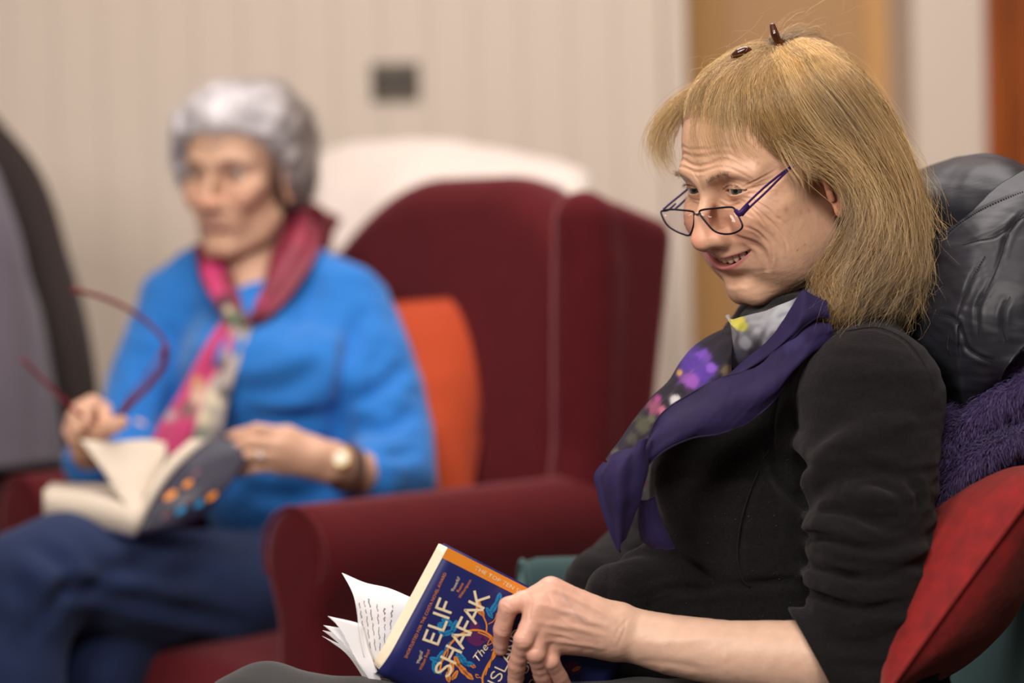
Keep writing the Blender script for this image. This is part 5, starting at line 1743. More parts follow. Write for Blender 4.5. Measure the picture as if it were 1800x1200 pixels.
def wing_chair(fr, label, mat, leg_mat, arm_w=.060, top=1.13, group=None, h=.010, half=.30, wings=True, ah=.03, ah_far=None):
    ah_near = ah
    root = empty('wing_armchair', tuple(fr.c))
    tag(root, label, 'armchair', group)
    rake = -.20
    def part(name, f, lo, hi, hh=h, m=mat, parent=root):
        V, Q = polygonise(f, lo, hi, hh)
        if fr.M[0, 0] * fr.M[1, 1] - fr.M[0, 1] * fr.M[1, 0] < 0: Q = Q[:, ::-1]
        return mesh_np(name, fr.w(V), Q, m, parent)
    def back(P):
        q = P.copy()
        z = q[:, 2]
        d = d_box(P, (0, -.255, .72), (half - .01, .055, .50), .05, rake)
        arch = z - (top - .045 - 1.25 * np.maximum(np.abs(P[:, 0]) - .06, 0) ** 2 * 2.2)
        return smax(d, arch, .05)
    part('backrest', back, (-half - .03, -.54, .18), (half + .03, -.08, top + .05))
    S = Shape().fn(lambda P: d_box(P, (0, .03, .405), (half - .055, .255, .075), .045), 0)
    S.ell((0, .05, .46), (.20, .20, .035), .05)
    part('seat_cushion', S, (-half, -.26, .30), (half, .32, .53))
    part('seat_rail', lambda P: d_box(P, (0, .02, .25), (half - .02, .26, .09), .02), (-half - .02, -.28, .13), (half + .02, .31, .36))
    for s in (-1, 1):
        ah = ah_far if (s == -1 and ah_far is not None) else ah_near
        A = Shape().chain([(s * half, -.30, .600), (s * (half + .002), .255, .602)], [.054, .0605], 0)
        A.fn(lambda P, s=s: d_box(P, (s * (half - .002), -.01, .36), (.040, .268, .23), .03), .05)
        A.fn(lambda P: P[:, 1] - .262, .018)
        def arm_f(P, A=A, s=s, ah=ah):
            d = smin(d_cap(P, (s * half, -.30, .600 + ah), (s * (half + .002), .30, .602 + ah), .054, .0605), d_box(P, (s * (half - .002), -.01, .37), (.040, .30, .25), .03), .05)
            d = smax(d, P[:, 1] - .265, .022)
            return d
        am = part('arm', arm_f, (s * half - .09, -.40, .10), (s * half + .09, .30, .72))
        # piped outline of the front panel
        th = np.linspace(-.5, math.pi + .5, 26)
        ring = [(s * half + .0575 * math.cos(t), .262, .602 + ah + .0575 * math.sin(t)) for t in th]
        tubes_mesh('piping', [((fr.w(catmull(np.array(ring), 50)), .0032), {})], mat, am)
        def wing_f(P, s=s):
            d = d_box(P, (s * (half + .005), -.235, .80), (.030, .115, .27), .028, rake * .9)
            fz = np.interp(P[:, 2], [.58, .70, .95, 1.06], [-.175, -.215, -.235, -.225])
            d = smax(d, P[:, 1] - fz, .02)
            d = smax(d, P[:, 2] - (1.045 - .30 * np.maximum(-.28 - P[:, 1], 0)), .03)
            zz = np.linspace(.60, 1.02, 8)
            pts = [(s * (half - .004), float(np.interp(z_, [.58, .70, .95, 1.06], [-.175, -.215, -.235, -.225])) - .012, z_) for z_ in zz]
            return smin(d, d_chain(P, pts, [.036, .038, .040, .042, .044, .046, .046, .040]), .012)
        if wings: wg = part('wing', wing_f, (s * half - .08, -.56, .52), (s * half + .08, -.10, 1.08))
        for b in (-.20, .22):
            part('leg', lambda P, s=s, b=b: d_cap(P, (s * (half - .03), b, .17), (s * (half - .01), b * 1.1, .0), .026, .015), (s * half - .10, b - .06, -.02), (s * half + .06, b + .06, .20), .006, leg_mat)
    return root


FR2 = Frame((-.28, 3.25), (-.73, -.69))
chair2 = wing_chair(FR2, 'burgundy wing armchair the grey-haired woman in blue is sitting in', MAT['burgundy'], MAT['dark_wood'], group='fabric wing armchairs')

# orange cushion between her and the chair's left wing
MAT['orange'] = material('orange', srgb(168, 58, 16), rough=.9, sheen=.1, bump=.5, bump_scale=220, bump_dist=.002, var=.06, var_scale=60)


def cushion(name, corners, mat, label, bulge=.05, n=28, group=None, cat='cushion', seed=0, pinch=.07):
    """pillow through four corner points (world), puffed both ways"""
    A, B, Cc, D = [np.array(c) for c in corners]
    u, v = np.meshgrid(np.linspace(0, 1, n), np.linspace(0, 1, n))
    u_, v_ = u[..., None], v[..., None]
    P = A * (1 - u_) * (1 - v_) + B * u_ * (1 - v_) + Cc * u_ * v_ + D * (1 - u_) * v_
    N = np.cross(B - A, D - A); N /= np.linalg.norm(N)
    hgt = bulge * (np.sin(u * math.pi) * np.sin(v * math.pi)) ** .55
    cen = (A + B + Cc + D) / 4
    pin = 1 - pinch * (np.sin(u * math.pi) * (1 - np.sin(v * math.pi)) + np.sin(v * math.pi) * (1 - np.sin(u * math.pi)))
    P = cen + (P - cen) * pin[..., None]
    wr_ = fbm(P.reshape(-1, 3), 12, 2, seed).reshape(n, n) * .004 * np.sin(u * math.pi) * np.sin(v * math.pi)
    T = (P + N * (hgt + wr_)[..., None]).reshape(-1, 3); Bt = (P - N * hgt[..., None]).reshape(-1, 3)
    i = (np.arange(n - 1)[:, None] * n + np.arange(n - 1)[None])
    F = np.stack([i, i + 1, i + n + 1, i + n], -1).reshape(-1, 4)
    root = empty('cushion', tuple(cen)); tag(root, label, cat, group)
    V = np.vstack([T, Bt]); F = np.concatenate([F, F[:, ::-1] + n * n])
    mesh_np('cushion_cover', V, F, mat, root)
    E = np.concatenate([np.arange(n - 1), n - 1 + n * np.arange(n - 1), (n * n - 1) - np.arange(n - 1), (n - 1) * n - n * np.arange(n - 1)])
    tubes_mesh('cushion_piping', [((T[E], .0028), dict(closed=True, sides=6))], mat, root)
    return root


cushion('cushion', [at(690, 905, 3.20), at(822, 892, 3.24), at(880, 520, 3.42), at(680, 535, 3.36)], MAT['orange'], 'orange cushion tucked beside the grey-haired woman against the burgundy chair back', bulge=.030, pinch=.0, group='cushions on the chairs')

# white blanket thrown over the top of the chair
MAT['white_cloth'] = material('white_cloth', srgb(212, 198, 190), rough=.9, sheen=.2, bump=.4, bump_scale=160, bump_dist=.002)
rows = [
    [(470, 300, 3.95), (560, 262, 3.93), (660, 250, 3.90), (760, 252, 3.86), (870, 262, 3.82), (950, 276, 3.76), (1010, 290, 3.70), (1036, 308, 3.66)],
    [(470, 320, 3.86), (560, 290, 3.85), (660, 272, 3.83), (760, 268, 3.79), (870, 274, 3.75), (950, 286, 3.69), (1010, 300, 3.62), (1036, 322, 3.58)],
    [(480, 350, 3.74), (560, 330, 3.73), (650, 320, 3.72), (740, 304, 3.70), (830, 290, 3.67), (930, 296, 3.61), (1000, 312, 3.54), (1030, 334, 3.50)],
    [(500, 400, 3.66), (570, 400, 3.65), (640, 385, 3.64), (700, 350, 3.64), (780, 316, 3.62), (900, 306, 3.57), (980, 318, 3.50), (1018, 342, 3.47)],
    [(520, 440, 3.62), (590, 438, 3.60), (645, 425, 3.59), (700, 378, 3.60), (780, 330, 3.59), (900, 316, 3.555), (980, 325, 3.49), (1010, 346, 3.46)],
]
V, F, _ = surface_patch(rows, 60, 40, .012, lambda P, u, v: .008 * fbm(P, 7, 2, 5))
bl = mesh_np('blanket', V, F, MAT['white_cloth'], None); local_to(bl, at(760, 290, 3.72))
tag(bl, 'thick white blanket thrown over the top of the burgundy armchair', 'blanket')

# ------------------------------------------------------------------ grey-haired woman: head
M2 = head_frame(69, 5, 1)
P2 = dict(nose=(.1165, -.0240), gap=0.0, mouth=(.0245, -.0490, .0790), lipz=-.0480, lips=(.36, .15, .13), lipamt=.55, open=.0040, lid=.0006, spots=40, blush=.5, apple=-.002,
          neck=[(0, -.012, -.030), (0, -.022, -.090), (0, -.040, -.170)], neckr=[.046, .047, .055])
O2 = solve_origin(M2, (0, EYE[1] + .011, EYE[2]), 376, 306, 3.42)
V, Q = make_head(P2, O2, M2, .0021)
V[:, 0] *= .93
C2 = skin_colors(V, (.64, .39, .27), P2, 2)
s2 = Surf(V @ M2.T + O2, Q)
zz = lambda pts: [(200 + a / 3, 100 + b / 3) for a, b in pts]
creases(s2, M2, O2, [(zz([(560, 800), (620, 840), (640, 900), (630, 950)]), .0035, .0030), (zz([(590, 920), (600, 970), (590, 1010)]), .003, .0018),
                     (zz([(600, 690), (660, 710), (710, 690)]), .0030, .0020), (zz([(690, 640), (740, 620), (780, 600)]), .002, .0012), (zz([(480, 480), (600, 470), (700, 490)]), .003, .001)])
s2.refresh()
paint(s2, C2, zz([(380, 565), (420, 550), (455, 570)]), .004, (.25, .17, .14), .5)
paint(s2, C2, zz([(560, 570), (620, 550), (700, 580)]), .004, (.25, .17, .14), .5)
paint(s2, C2, zz([(585, 612), (635, 602), (690, 615)]), .0060, (.16, .08, .06), .8)
paint(s2, C2, zz([(375, 612), (410, 602), (450, 615)]), .0060, (.16, .08, .06), .8)
paint(s2, C2, zz([(560, 600), (640, 590), (710, 610)]), .009, (.42, .22, .17), .4)

# hands of the grey-haired woman
armL = [(700, 845, 3.20, .038), (650, 838, 3.13, .0300), (590, 815, 3.07, .0250)]
mcpL = [(505, 765, 3.045), (492, 782, 3.035), (486, 800, 3.035), (492, 818, 3.045)]
finL = [[(505, 765, 3.045), (452, 756, 3.030), (415, 766, 3.035), (388, 778, 3.045)],
        [(492, 782, 3.035), (440, 778, 3.020), (402, 792, 3.028), (372, 806, 3.040)],
        [(486, 800, 3.035), (438, 800, 3.018), (398, 814, 3.025), (362, 826, 3.038)],
        [(492, 818, 3.045), (452, 820, 3.030), (422, 828, 3.032), (398, 832, 3.040)]]
frL = [[.0110, .0086, .0078, .0064]] * 3 + [[.0098, .0076, .0068, .0058]]
HL = hand_shape(armL, .0205, mcpL, [.0125, .0125, .0120, .0110], finL, frL, thumb=[(560, 800, 3.05), (500, 770, 3.085), (450, 765, 3.09), (420, 770, 3.09)], tr=[.017, .013, .011, .009])
VL, QL = polygonise(HL, np.array(at(335, 905, 2.98)) - np.array([0, 0, .03]), np.array(at(760, 700, 3.26)), .0022)
armR = [(215, 850, 3.22, .034), (170, 812, 3.16, .028), (150, 785, 3.12, .0245)]
mcpR = [(180, 722, 3.10), (162, 712, 3.085), (142, 722, 3.075), (130, 742, 3.075)]
finR = [[(178, 722, 3.10), (186, 735, 3.060), (178, 752, 3.055), (166, 756, 3.070)],
        [(162, 712, 3.085), (150, 722, 3.045), (150, 742, 3.038), (160, 750, 3.055)],
        [(142, 722, 3.075), (130, 735, 3.040), (134, 755, 3.035), (146, 762, 3.050)],
        [(130, 742, 3.075), (122, 755, 3.045), (128, 770, 3.040), (140, 775, 3.050)]]
frR = [[.0110, .0090, .0082, .0070]] * 3 + [[.0100, .0080, .0072, .0062]]
HR = hand_shape(armR, .0200, mcpR, [.0125, .0125, .0120, .0110], finR, frR, thumb=[(158, 780, 3.09), (180, 758, 3.045), (200, 748, 3.030), (214, 742, 3.028)], tr=[.016, .0125, .0105, .0085])
VR, QR = polygonise(HR, np.array(at(95, 880, 2.98)) - np.array([0, 0, .03]), np.array(at(270, 680, 3.26)), .0022)
hc = np.array((.62, .36, .25))
Bd = Shape()
Bd.chain(atn([(560, 1000, 3.33), (505, 800, 3.36), (470, 640, 3.38), (448, 540, 3.41), (436, 470, 3.42)]), [.10, .095, .09, .06, .045], .03)
Bd.chain(atn([(600, 540, 3.37), (670, 690, 3.29), (690, 820, 3.21)]), [.035, .032, .030], .03)
Bd.chain(atn([(330, 540, 3.43), (250, 700, 3.36), (225, 850, 3.24)]), [.035, .032, .030], .03)
Bd.chain(atn([(560, 1030, 3.26), (350, 1035, 3.10), (80, 1010, 2.97)]), [.06, .05, .048], .03)
VB, QB = polygonise(Bd, (-.72, 2.88, .45), (-.08, 3.55, 1.0), .010)
Vj, Fj, Cj = join_np([(s2.V, s2.F, C2), (VL, QL, np.tile(hc, (len(VL), 1))), (VR, QR, np.tile(hc * 1.05, (len(VR), 1))), (VB, QB, np.tile(hc, (len(VB), 1)))])
person2 = mesh_np('person', Vj, Fj, MAT['skin_soft'], None, np.clip(Cj, 0, 1))
local_to(person2, at(540, 1010, 3.30))
tag(person2, 'grey-haired woman in a bright blue sweater and jeans, holding red glasses over an open book', 'person', 'women seated in armchairs')
add_eyes(person2, O2, M2, (8, 0), (.10, .09, .08))
V, Q = polygonise(Shape().cap((-.022, .0905, .032), (-.044, .078, .030), .002, .0015), (-.06, .06, .01), (0, .11, .05), .002)

# short curled grey hair
H2 = Shape()
H2.ell((0, -.022, .056), (.0950, .1060, .0810), 0)
H2.ell((.0, .030, .080), (.070, .056, .040), .03)
H2.ell((-.074, -.018, .012), (.028, .044, .050), .02); H2.ell((.076, -.010, .015), (.030, .048, .052), .02)
H2.ell((0, -.080, .000), (.060, .038, .062), .03)
H2.fn(lambda P: -((P[:, 1] - .007 * fbm(P, 20, 2, 78) - np.interp(P[:, 2], [-.06, -.02, .02, .045, .064, .080, .12], [-.030, -.014, .012, .034, .052, .110, .13])) * .7), .008, sub=True)
V, Q = polygonise(H2, (-.12, -.15, -.09), (.12, .13, .18), .0035)
N = normals_of(V, Q)
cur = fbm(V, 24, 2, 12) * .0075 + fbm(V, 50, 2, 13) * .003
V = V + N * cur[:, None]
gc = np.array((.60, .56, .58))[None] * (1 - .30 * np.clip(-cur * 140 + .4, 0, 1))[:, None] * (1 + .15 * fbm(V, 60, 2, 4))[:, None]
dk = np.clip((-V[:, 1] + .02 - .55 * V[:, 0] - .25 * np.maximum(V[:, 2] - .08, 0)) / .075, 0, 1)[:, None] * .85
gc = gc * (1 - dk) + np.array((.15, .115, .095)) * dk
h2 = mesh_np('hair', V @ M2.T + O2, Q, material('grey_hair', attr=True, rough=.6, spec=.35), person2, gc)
rs = np.random.default_rng(44)
idx = rs.integers(0, len(V), 2600)
N = normals_of(V, Q)
t = np.linspace(0, 1, 8)[None, :, None]
T1_ = np.cross(N[idx], rs.normal(size=(2600, 3))); T1_ /= np.linalg.norm(T1_, axis=1, keepdims=True); B1_ = np.cross(N[idx], T1_)
rr_ = rs.uniform(.004, .008, (2600, 1, 1))
S_ = V[idx][:, None] + N[idx][:, None] * (.006 * np.sin(t * 3.1)) + rr_ * (T1_[:, None] * np.sin(t * 4.5) + B1_[:, None] * (1 - np.cos(t * 4.5)))
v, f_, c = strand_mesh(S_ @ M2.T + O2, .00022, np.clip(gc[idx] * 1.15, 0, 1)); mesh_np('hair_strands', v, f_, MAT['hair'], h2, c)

# ------------------------------------------------------------------ blue sweater
MAT['blue_knit'] = material('blue_knit', srgb(40, 112, 190), rough=.9, spec=.2, sheen=.3, sheen_col=(.6, .8, 1), bump=.4, bump_scale=320, bump_dist=.0015)
SW = Shape()
SW.chain(atn([(575, 960, 3.33), (520, 800, 3.36), (480, 650, 3.38), (455, 545, 3.41), (440, 490, 3.42)]), [.145, .138, .130, .098, .060], .03)
SW.ell(at(420, 655, 3.29), (.070, .065, .062), .05); SW.ell(at(545, 665, 3.26), (.072, .065, .064), .05)
SW.chain(atn([(455, 470, 3.42), (540, 500, 3.40), (605, 540, 3.36), (655, 640, 3.31), (688, 760, 3.25), (692, 830, 3.20)]), [.045, .056, .064, .060, .056, .054], .03)
SW.chain(atn([(692, 830, 3.20), (655, 840, 3.14)]), [.054, .044], .02)
SW.chain(atn([(430, 480, 3.42), (355, 500, 3.44), (315, 540, 3.43), (265, 660, 3.39), (225, 780, 3.32), (200, 845, 3.24)]), [.045, .054, .060, .056, .052, .048], .03)
SW.chain(atn([(200, 845, 3.24), (160, 812, 3.16)]), [.046, .038], .02)
SW.chain(atn([(432, 515, 3.385), (425, 440, 3.38)]), [.050, .078], .012, sub=True)
for pts, r in [([(650, 560), (615, 640), (600, 720)], .010), ([(690, 640), (650, 690), (610, 700)], .010), ([(720, 720), (670, 750), (630, 745)], .010), ([(470, 640), (540, 690), (600, 700)], .008), ([(400, 740), (500, 745), (590, 735)], .010), ([(290, 600), (310, 680), (280, 740)], .009)]:
    pass
V, Q = polygonise(SW, (-.78, 2.98, .50), (-.06, 3.60, 1.03), .0065)
sw = Surf(V, Q)
for pxs, w, d in [([(640, 540), (612, 620), (600, 700), (598, 760)], .012, .014), ([(715, 640), (660, 690), (610, 705)], .010, .009), ([(735, 720), (680, 750), (625, 750)], .010, .009), ([(740, 790), (690, 800), (650, 790)], .009, .008), ([(590, 620), (520, 670), (440, 690), (400, 680)], .014, .009),
                  ([(600, 720), (520, 735), (430, 730)], .012, .009), ([(600, 790), (520, 800), (420, 790)], .012, .008), ([(290, 560), (310, 640), (300, 720), (280, 780)], .012, .010), ([(240, 640), (270, 700), (290, 760)], .010, .007), ([(600, 850), (520, 870), (440, 860)], .012, .008), ([(560, 480), (540, 540), (500, 600)], .012, .006)]:
    sw.crease(pxs, w, d, ridge=.5)
sw.V += sw.N * (fbm(sw.V * np.array([1, 1, 2]), 11, 2, 51) * .004)[:, None]
mesh_np('sweater', sw.V, sw.F, MAT['blue_knit'], person2)

# ------------------------------------------------------------------ jeans
MAT['denim'] = material('denim', srgb(17, 33, 70), rough=.9, sheen=.12, sheen_col=(.5, .65, 1), bump=.4, bump_scale=500, bump_dist=.001, var=.25, var_scale=9)
JN = Shape()
JN.chain(atn([(600, 1010, 3.30), (460, 1045, 3.20), (300, 1035, 3.08), (110, 1000, 2.97), (55, 1030, 2.94)]), [.110, .088, .076, .070, .066], .03)
JN.chain(atn([(55, 1030, 2.94), (25, 1160, 2.92), (10, 1400, 2.92), (40, 1760, 2.95)]), [.066, .062, .055, .048], .03)
JN.chain(atn([(560, 1060, 3.36), (400, 1110, 3.30), (230, 1150, 3.12), (165, 1170, 3.05)]), [.10, .078, .066, .062], .03)
JN.chain(atn([(165, 1170, 3.05), (150, 1400, 3.06), (180, 1720, 3.10)]), [.062, .052, .044], .02)
V, Q = polygonise(JN, (-.80, 2.80, .03), (-.08, 3.50, .72), .0080)
jn = Surf(V, Q)
for pxs, w, d in [([(50, 950), (110, 1000), (120, 1040)], .012, .008), ([(440, 1100), (330, 1075), (210, 1050), (150, 1030)], .010, .008), ([(20, 1010), (60, 1070), (60, 1130)], .012, .007), ([(300, 960), (220, 1000), (160, 1010)], .012, .006), ([(90, 1100), (110, 1040), (180, 1040)], .010, .010), ([(380, 1000), (300, 1010), (210, 985)], .012, .005)]:
    jn.crease(pxs, w, d, ridge=.5)
jn.V += jn.N * (fbm(jn.V, 9, 2, 61) * .005)[:, None]
mesh_np('jeans', jn.V, jn.F, MAT['denim'], person2)
for a_ in (at(42, 1790, 2.95), at(182, 1760, 3.10)): shoe(a_, (-.5, -.85), MAT['shoe'], person2)

# ------------------------------------------------------------------ her scarf
MAT['scarf_pink'] = material('scarf_pink', attr=True, rough=.6, bump=.2, bump_scale=300)
PK = np.array(srgb(196, 56, 112)); DR = np.array(srgb(128, 32, 56)); GN = np.array(srgb(70, 110, 84)); CRM = np.array(srgb(222, 208, 178)); BK = np.array(srgb(30, 24, 44))


def scarf2(name, rows, nu, nv, base, prints, wob, parent):
    V, F, (u, v) = surface_patch(rows, nu, nv, .003, wob)
    C = np.tile(base, (len(V), 1)) * (1 + .15 * fbm(V, 25, 2, 3)[:, None])
    return mesh_np(name, V, F, MAT['scarf_pink'], parent, np.clip(blobs(V, C, prints), 0, 1))


pr = [(372, 480, 20, PK, .9), (384, 510, 14, PK, .9), (395, 530, 14, BK, .8), (412, 560, 18, GN, .8), (445, 500, 14, BK, .8), (400, 545, 8, CRM, .6), (425, 585, 12, (.5, .45, .4), .7), (450, 560, 16, DR * .6, .8), (500, 470, 26, DR, .8), (530, 420, 20, DR * 1.3, .8), (460, 530, 12, PK * .6, .8),
      (395, 600, 18, PK, .9), (370, 640, 20, PK * .9, .9), (350, 680, 14, (.55, .35, .25), .8), (345, 700, 12, CRM, .7), (385, 640, 12, BK, .8), (330, 720, 14, GN * .8, .7), (305, 760, 22, PK * .8, .9), (360, 735, 14, CRM, .9), (375, 700, 16, CRM, .9), (345, 670, 8, (.6, .4, .1), .7), (355, 760, 10, GN, .8), (395, 690, 12, BK, .8), (300, 730, 12, (.4, .42, .4), .7), (320, 690, 14, PK, .8), (380, 760, 10, BK, .6)]
sc2 = scarf2('scarf', [
    [(340, 430, 3.42), (350, 470, 3.36), (362, 505, 3.31), (385, 540, 3.27), (420, 572, 3.25), (480, 545, 3.265), (530, 490, 3.30), (562, 430, 3.36), (560, 390, 3.43)],
    [(362, 432, 3.38), (374, 475, 3.33), (390, 515, 3.285), (408, 548, 3.25), (432, 572, 3.238), (470, 535, 3.26), (510, 480, 3.295), (544, 420, 3.35), (548, 378, 3.42)],
    [(380, 450, 3.37), (398, 495, 3.32), (412, 530, 3.28), (424, 556, 3.25), (442, 560, 3.245), (462, 520, 3.275), (488, 465, 3.315), (520, 405, 3.37), (530, 368, 3.43)],
    [(396, 460, 3.40), (412, 500, 3.36), (424, 530, 3.31), (432, 550, 3.27), (444, 545, 3.27), (456, 505, 3.31), (470, 450, 3.36), (496, 395, 3.41), (512, 362, 3.45)],
], 70, 30, DR * .8, pr, lambda P, u, v: .005 * np.sin(v * 9 + 3 * u), person2)
scarf2('scarf_tail', [
    [(395, 555, 3.262), (355, 620, 3.235), (320, 690, 3.215), (285, 745, 3.20), (262, 790, 3.19)],
    [(415, 570, 3.252), (375, 640, 3.225), (345, 700, 3.205), (320, 750, 3.19), (300, 795, 3.18)],
    [(438, 575, 3.252), (405, 650, 3.23), (370, 710, 3.21), (345, 760, 3.195), (330, 800, 3.19)],
], 40, 24, PK * .85, pr, lambda P, u, v: .005 * np.sin(v * 8 + 2 * u), sc2)
scarf2('scarf_tail', [
    [(410, 565, 3.250), (385, 640, 3.222), (360, 700, 3.205), (345, 750, 3.19), (335, 800, 3.18)],
    [(430, 572, 3.246), (405, 640, 3.218), (382, 700, 3.20), (368, 750, 3.19), (360, 800, 3.18)],
    [(445, 570, 3.250), (420, 640, 3.225), (402, 700, 3.21), (392, 750, 3.195), (390, 795, 3.19)],
], 40, 24, np.array((.35, .30, .28)), pr, lambda P, u, v: .004 * np.sin(v * 8 + 1), sc2)

# ------------------------------------------------------------------ watch, ring, red glasses
MAT['gold'] = material('gold', srgb(196, 160, 96), rough=.3, metal=.8); MAT['silver'] = material('silver', srgb(214, 206, 200), rough=.25, metal=.9)
MAT['strap'] = material('strap', srgb(64, 36, 24), rough=.6); MAT['red_frame'] = material('red_frame', srgb(120, 26, 34), rough=.45)
a_, b_ = np.array(at(604, 820, 3.075)), np.array(at(655, 838, 3.13)); ax = (b_ - a_) / np.linalg.norm(b_ - a_)
u1 = np.cross(ax, (0, 0, 1)); u1 /= np.linalg.norm(u1); u2 = np.cross(ax, u1)
wt = empty('wristwatch', tuple(a_)); tag(wt, 'small gold watch on the left wrist of the grey-haired woman', 'watch')
cring = np.array([a_ + .0275 * (math.cos(t) * u1 + math.sin(t) * u2) for t in np.linspace(0, 2 * math.pi, 30, endpoint=False)])
tubes_mesh('strap', [((cring, .0016), dict(closed=True, flat=(1, 4)))], MAT['strap'], wt)
fc = np.array(at(600, 806, 3.042)); 
fn = np.array([-.1, -.9, .45]); fn /= np.linalg.norm(fn)
S = Shape().cap(fc - fn * .003, fc + fn * .003, .0105, .0105); 
def disc(P): 
    q = P - fc.astype(np.float32); h_ = q @ fn.astype(np.float32); r_ = np.linalg.norm(q - h_[:, None] * fn.astype(np.float32), axis=1)
    return smax(r_ - .0125, np.abs(h_) - .0035, .002)
v, q = polygonise(disc, fc - .02, fc + .02, .0012); cs = mesh_np('watch_case', v, q, MAT['gold'], wt)
def disc2(P):
    q = P - (fc + fn * .0036).astype(np.float32); h_ = q @ fn.astype(np.float32); r_ = np.linalg.norm(q - h_[:, None] * fn.astype(np.float32), axis=1)
    return smax(r_ - .0098, np.abs(h_) - .0006, .0003)
v, q = polygonise(disc2, fc - .016, fc + .016, .0010); mesh_np('dial', v, q, material('dial', srgb(232, 224, 206), rough=.3), cs)
rc = np.array(at(452, 800, 3.024)); rd = np.array(at(438, 800, 3.018)) - np.array(at(486, 800, 3.035)); rd /= np.linalg.norm(rd)
w1_ = np.cross(rd, (0, 0, 1)); w1_ /= np.linalg.norm(w1_); w2_ = np.cross(rd, w1_)
rg = tubes_mesh('ring', [((np.array([rc + .0098 * (math.cos(t) * w1_ + math.sin(t) * w2_) for t in np.linspace(0, 2 * math.pi, 24, endpoint=False)]), .0016), dict(closed=True))], MAT['silver'])
local_to(rg, rc); tag(rg, 'silver ring on the ring finger of the grey-haired woman', 'ring')
tubes_mesh('stone', [((np.array([rc + w1_ * .010 * (1 if w1_[1] < 0 else -1) + rd * d_ for d_ in (-.003, 0, .003)]), [.002, .0035, .002]), {})], material('stone', srgb(230, 230, 235), rough=.1, coat=1), rg)
rgz = empty('glasses', tuple(at(190, 735, 3.05))); tag(rgz, 'red-framed glasses dangling from the hand of the grey-haired woman', 'glasses')
tubes_mesh('temple_arm', [((catmull(atn([(126, 508, 2.90), (165, 518, 2.93), (210, 535, 2.96), (255, 563, 2.99), (288, 598, 3.01), (291, 615, 3.015)]), 26), .0022), dict(flat=(.6, 1.2)))], MAT['red_frame'], rgz)
tubes_mesh('frame', [((catmull(atn([(291, 606, 3.012), (288, 640, 3.02), (262, 676, 3.025), (232, 706, 3.03), (205, 735, 3.035), (180, 748, 3.04)]), 26), .0030), dict(flat=(.6, 1.4))),
                     ((catmull(atn([(291, 606, 3.012), (276, 630, 3.00), (250, 668, 3.00), (224, 700, 3.01), (205, 735, 3.035)]), 26), .0012), {})], MAT['red_frame'], rgz)
tubes_mesh('temple_arm', [((catmull(atn([(38, 630, 2.95), (70, 662, 2.98), (105, 696, 3.01), (140, 728, 3.03), (180, 748, 3.04)]), 22), .0022), dict(flat=(.6, 1.2)))], MAT['red_frame'], rgz)

# ------------------------------------------------------------------ her open book
bk2 = empty('paperback_book', tuple(at(240, 930, 2.98))); tag(bk2, 'open dark blue paperback on the lap of the grey-haired woman', 'book', 'paperbacks being read')
MAT['page2'] = material('page2', srgb(208, 194, 178), rough=.85)


def slab(rows_top, rows_bot, name, mat, parent, n1=16, n2=12):
    G = []
    for rws in (rows_top, rows_bot):
        g = np.stack([catmull(atn(r), n1) for r in rws]); G.append(catmull(g.reshape(len(rws), -1), n2).reshape(-1, 3))
    n = n1 * n2
    i = (np.arange(n2 - 1)[:, None] * n1 + np.arange(n1 - 1)[None]); F = np.stack([i, i + 1, i + n1 + 1, i + n1], -1).reshape(-1, 4)
    E = np.concatenate([np.arange(n1 - 1), n1 - 1 + n1 * np.arange(n2 - 1), (n2 * n1 - 1) - np.arange(n1 - 1), (n2 - 1) * n1 - n1 * np.arange(n2 - 1)]); E2 = np.roll(E, -1)
    return mesh_np(name, np.vstack(G), np.concatenate([F[:, ::-1], F + n, np.stack([E, E2, E2 + n, E + n], -1)]), mat, parent)


slab([[(76, 862, 2.98), (160, 872, 2.97), (246, 900, 2.96)], [(90, 848, 3.08), (190, 852, 3.08), (270, 868, 3.08)]],
     [[(76, 906, 2.98), (160, 922, 2.97), (238, 941, 2.96)], [(90, 890, 3.08), (190, 900, 3.08), (270, 915, 3.08)]], 'pages', MAT['page2'], bk2)
slab([[(74, 907, 2.977), (160, 924, 2.967), (238, 943, 2.957)], [(88, 891, 3.085), (190, 901, 3.085), (270, 916, 3.085)]],
     [[(74, 910, 2.977), (160, 927, 2.967), (238, 946, 2.957)], [(88, 894, 3.085), (190, 904, 3.085), (270, 919, 3.085)]], 'cover', M_cover, bk2)
for k_, (ex_, ey_) in enumerate([(140, 772), (160, 778), (186, 790)]):
    V, F, _ = surface_patch([[(ex_, ey_, 3.02 + .01 * k_), (196, 776 + 3 * k_, 3.03 + .01 * k_), (258, 772 + 3 * k_, 3.05), (292, 778, 3.06)], [(178 + 4 * k_, 822, 3.0), (214, 822, 3.01), (262, 812, 3.03), (290, 806, 3.045)], [(205, 866, 2.985), (228, 868, 2.985), (252, 862, 3.0), (276, 850, 3.03)], [(236, 900, 2.965), (242, 904, 2.963), (250, 900, 2.97), (262, 890, 2.99)]], 16, 14, .0004)
    mesh_np('page', V, F, MAT['page2'], bk2)
slab([[(246, 900, 2.958), (262, 860, 2.975), (292, 812, 3.00), (335, 772, 3.03)], [(262, 900, 3.06), (278, 860, 3.07), (308, 812, 3.09), (350, 772, 3.11)]],
     [[(240, 940, 2.955), (268, 880, 2.97), (308, 824, 2.995), (360, 776, 3.025)], [(256, 936, 3.06), (284, 880, 3.07), (322, 824, 3.09), (374, 776, 3.11)]], 'pages', MAT['page2'], bk2)
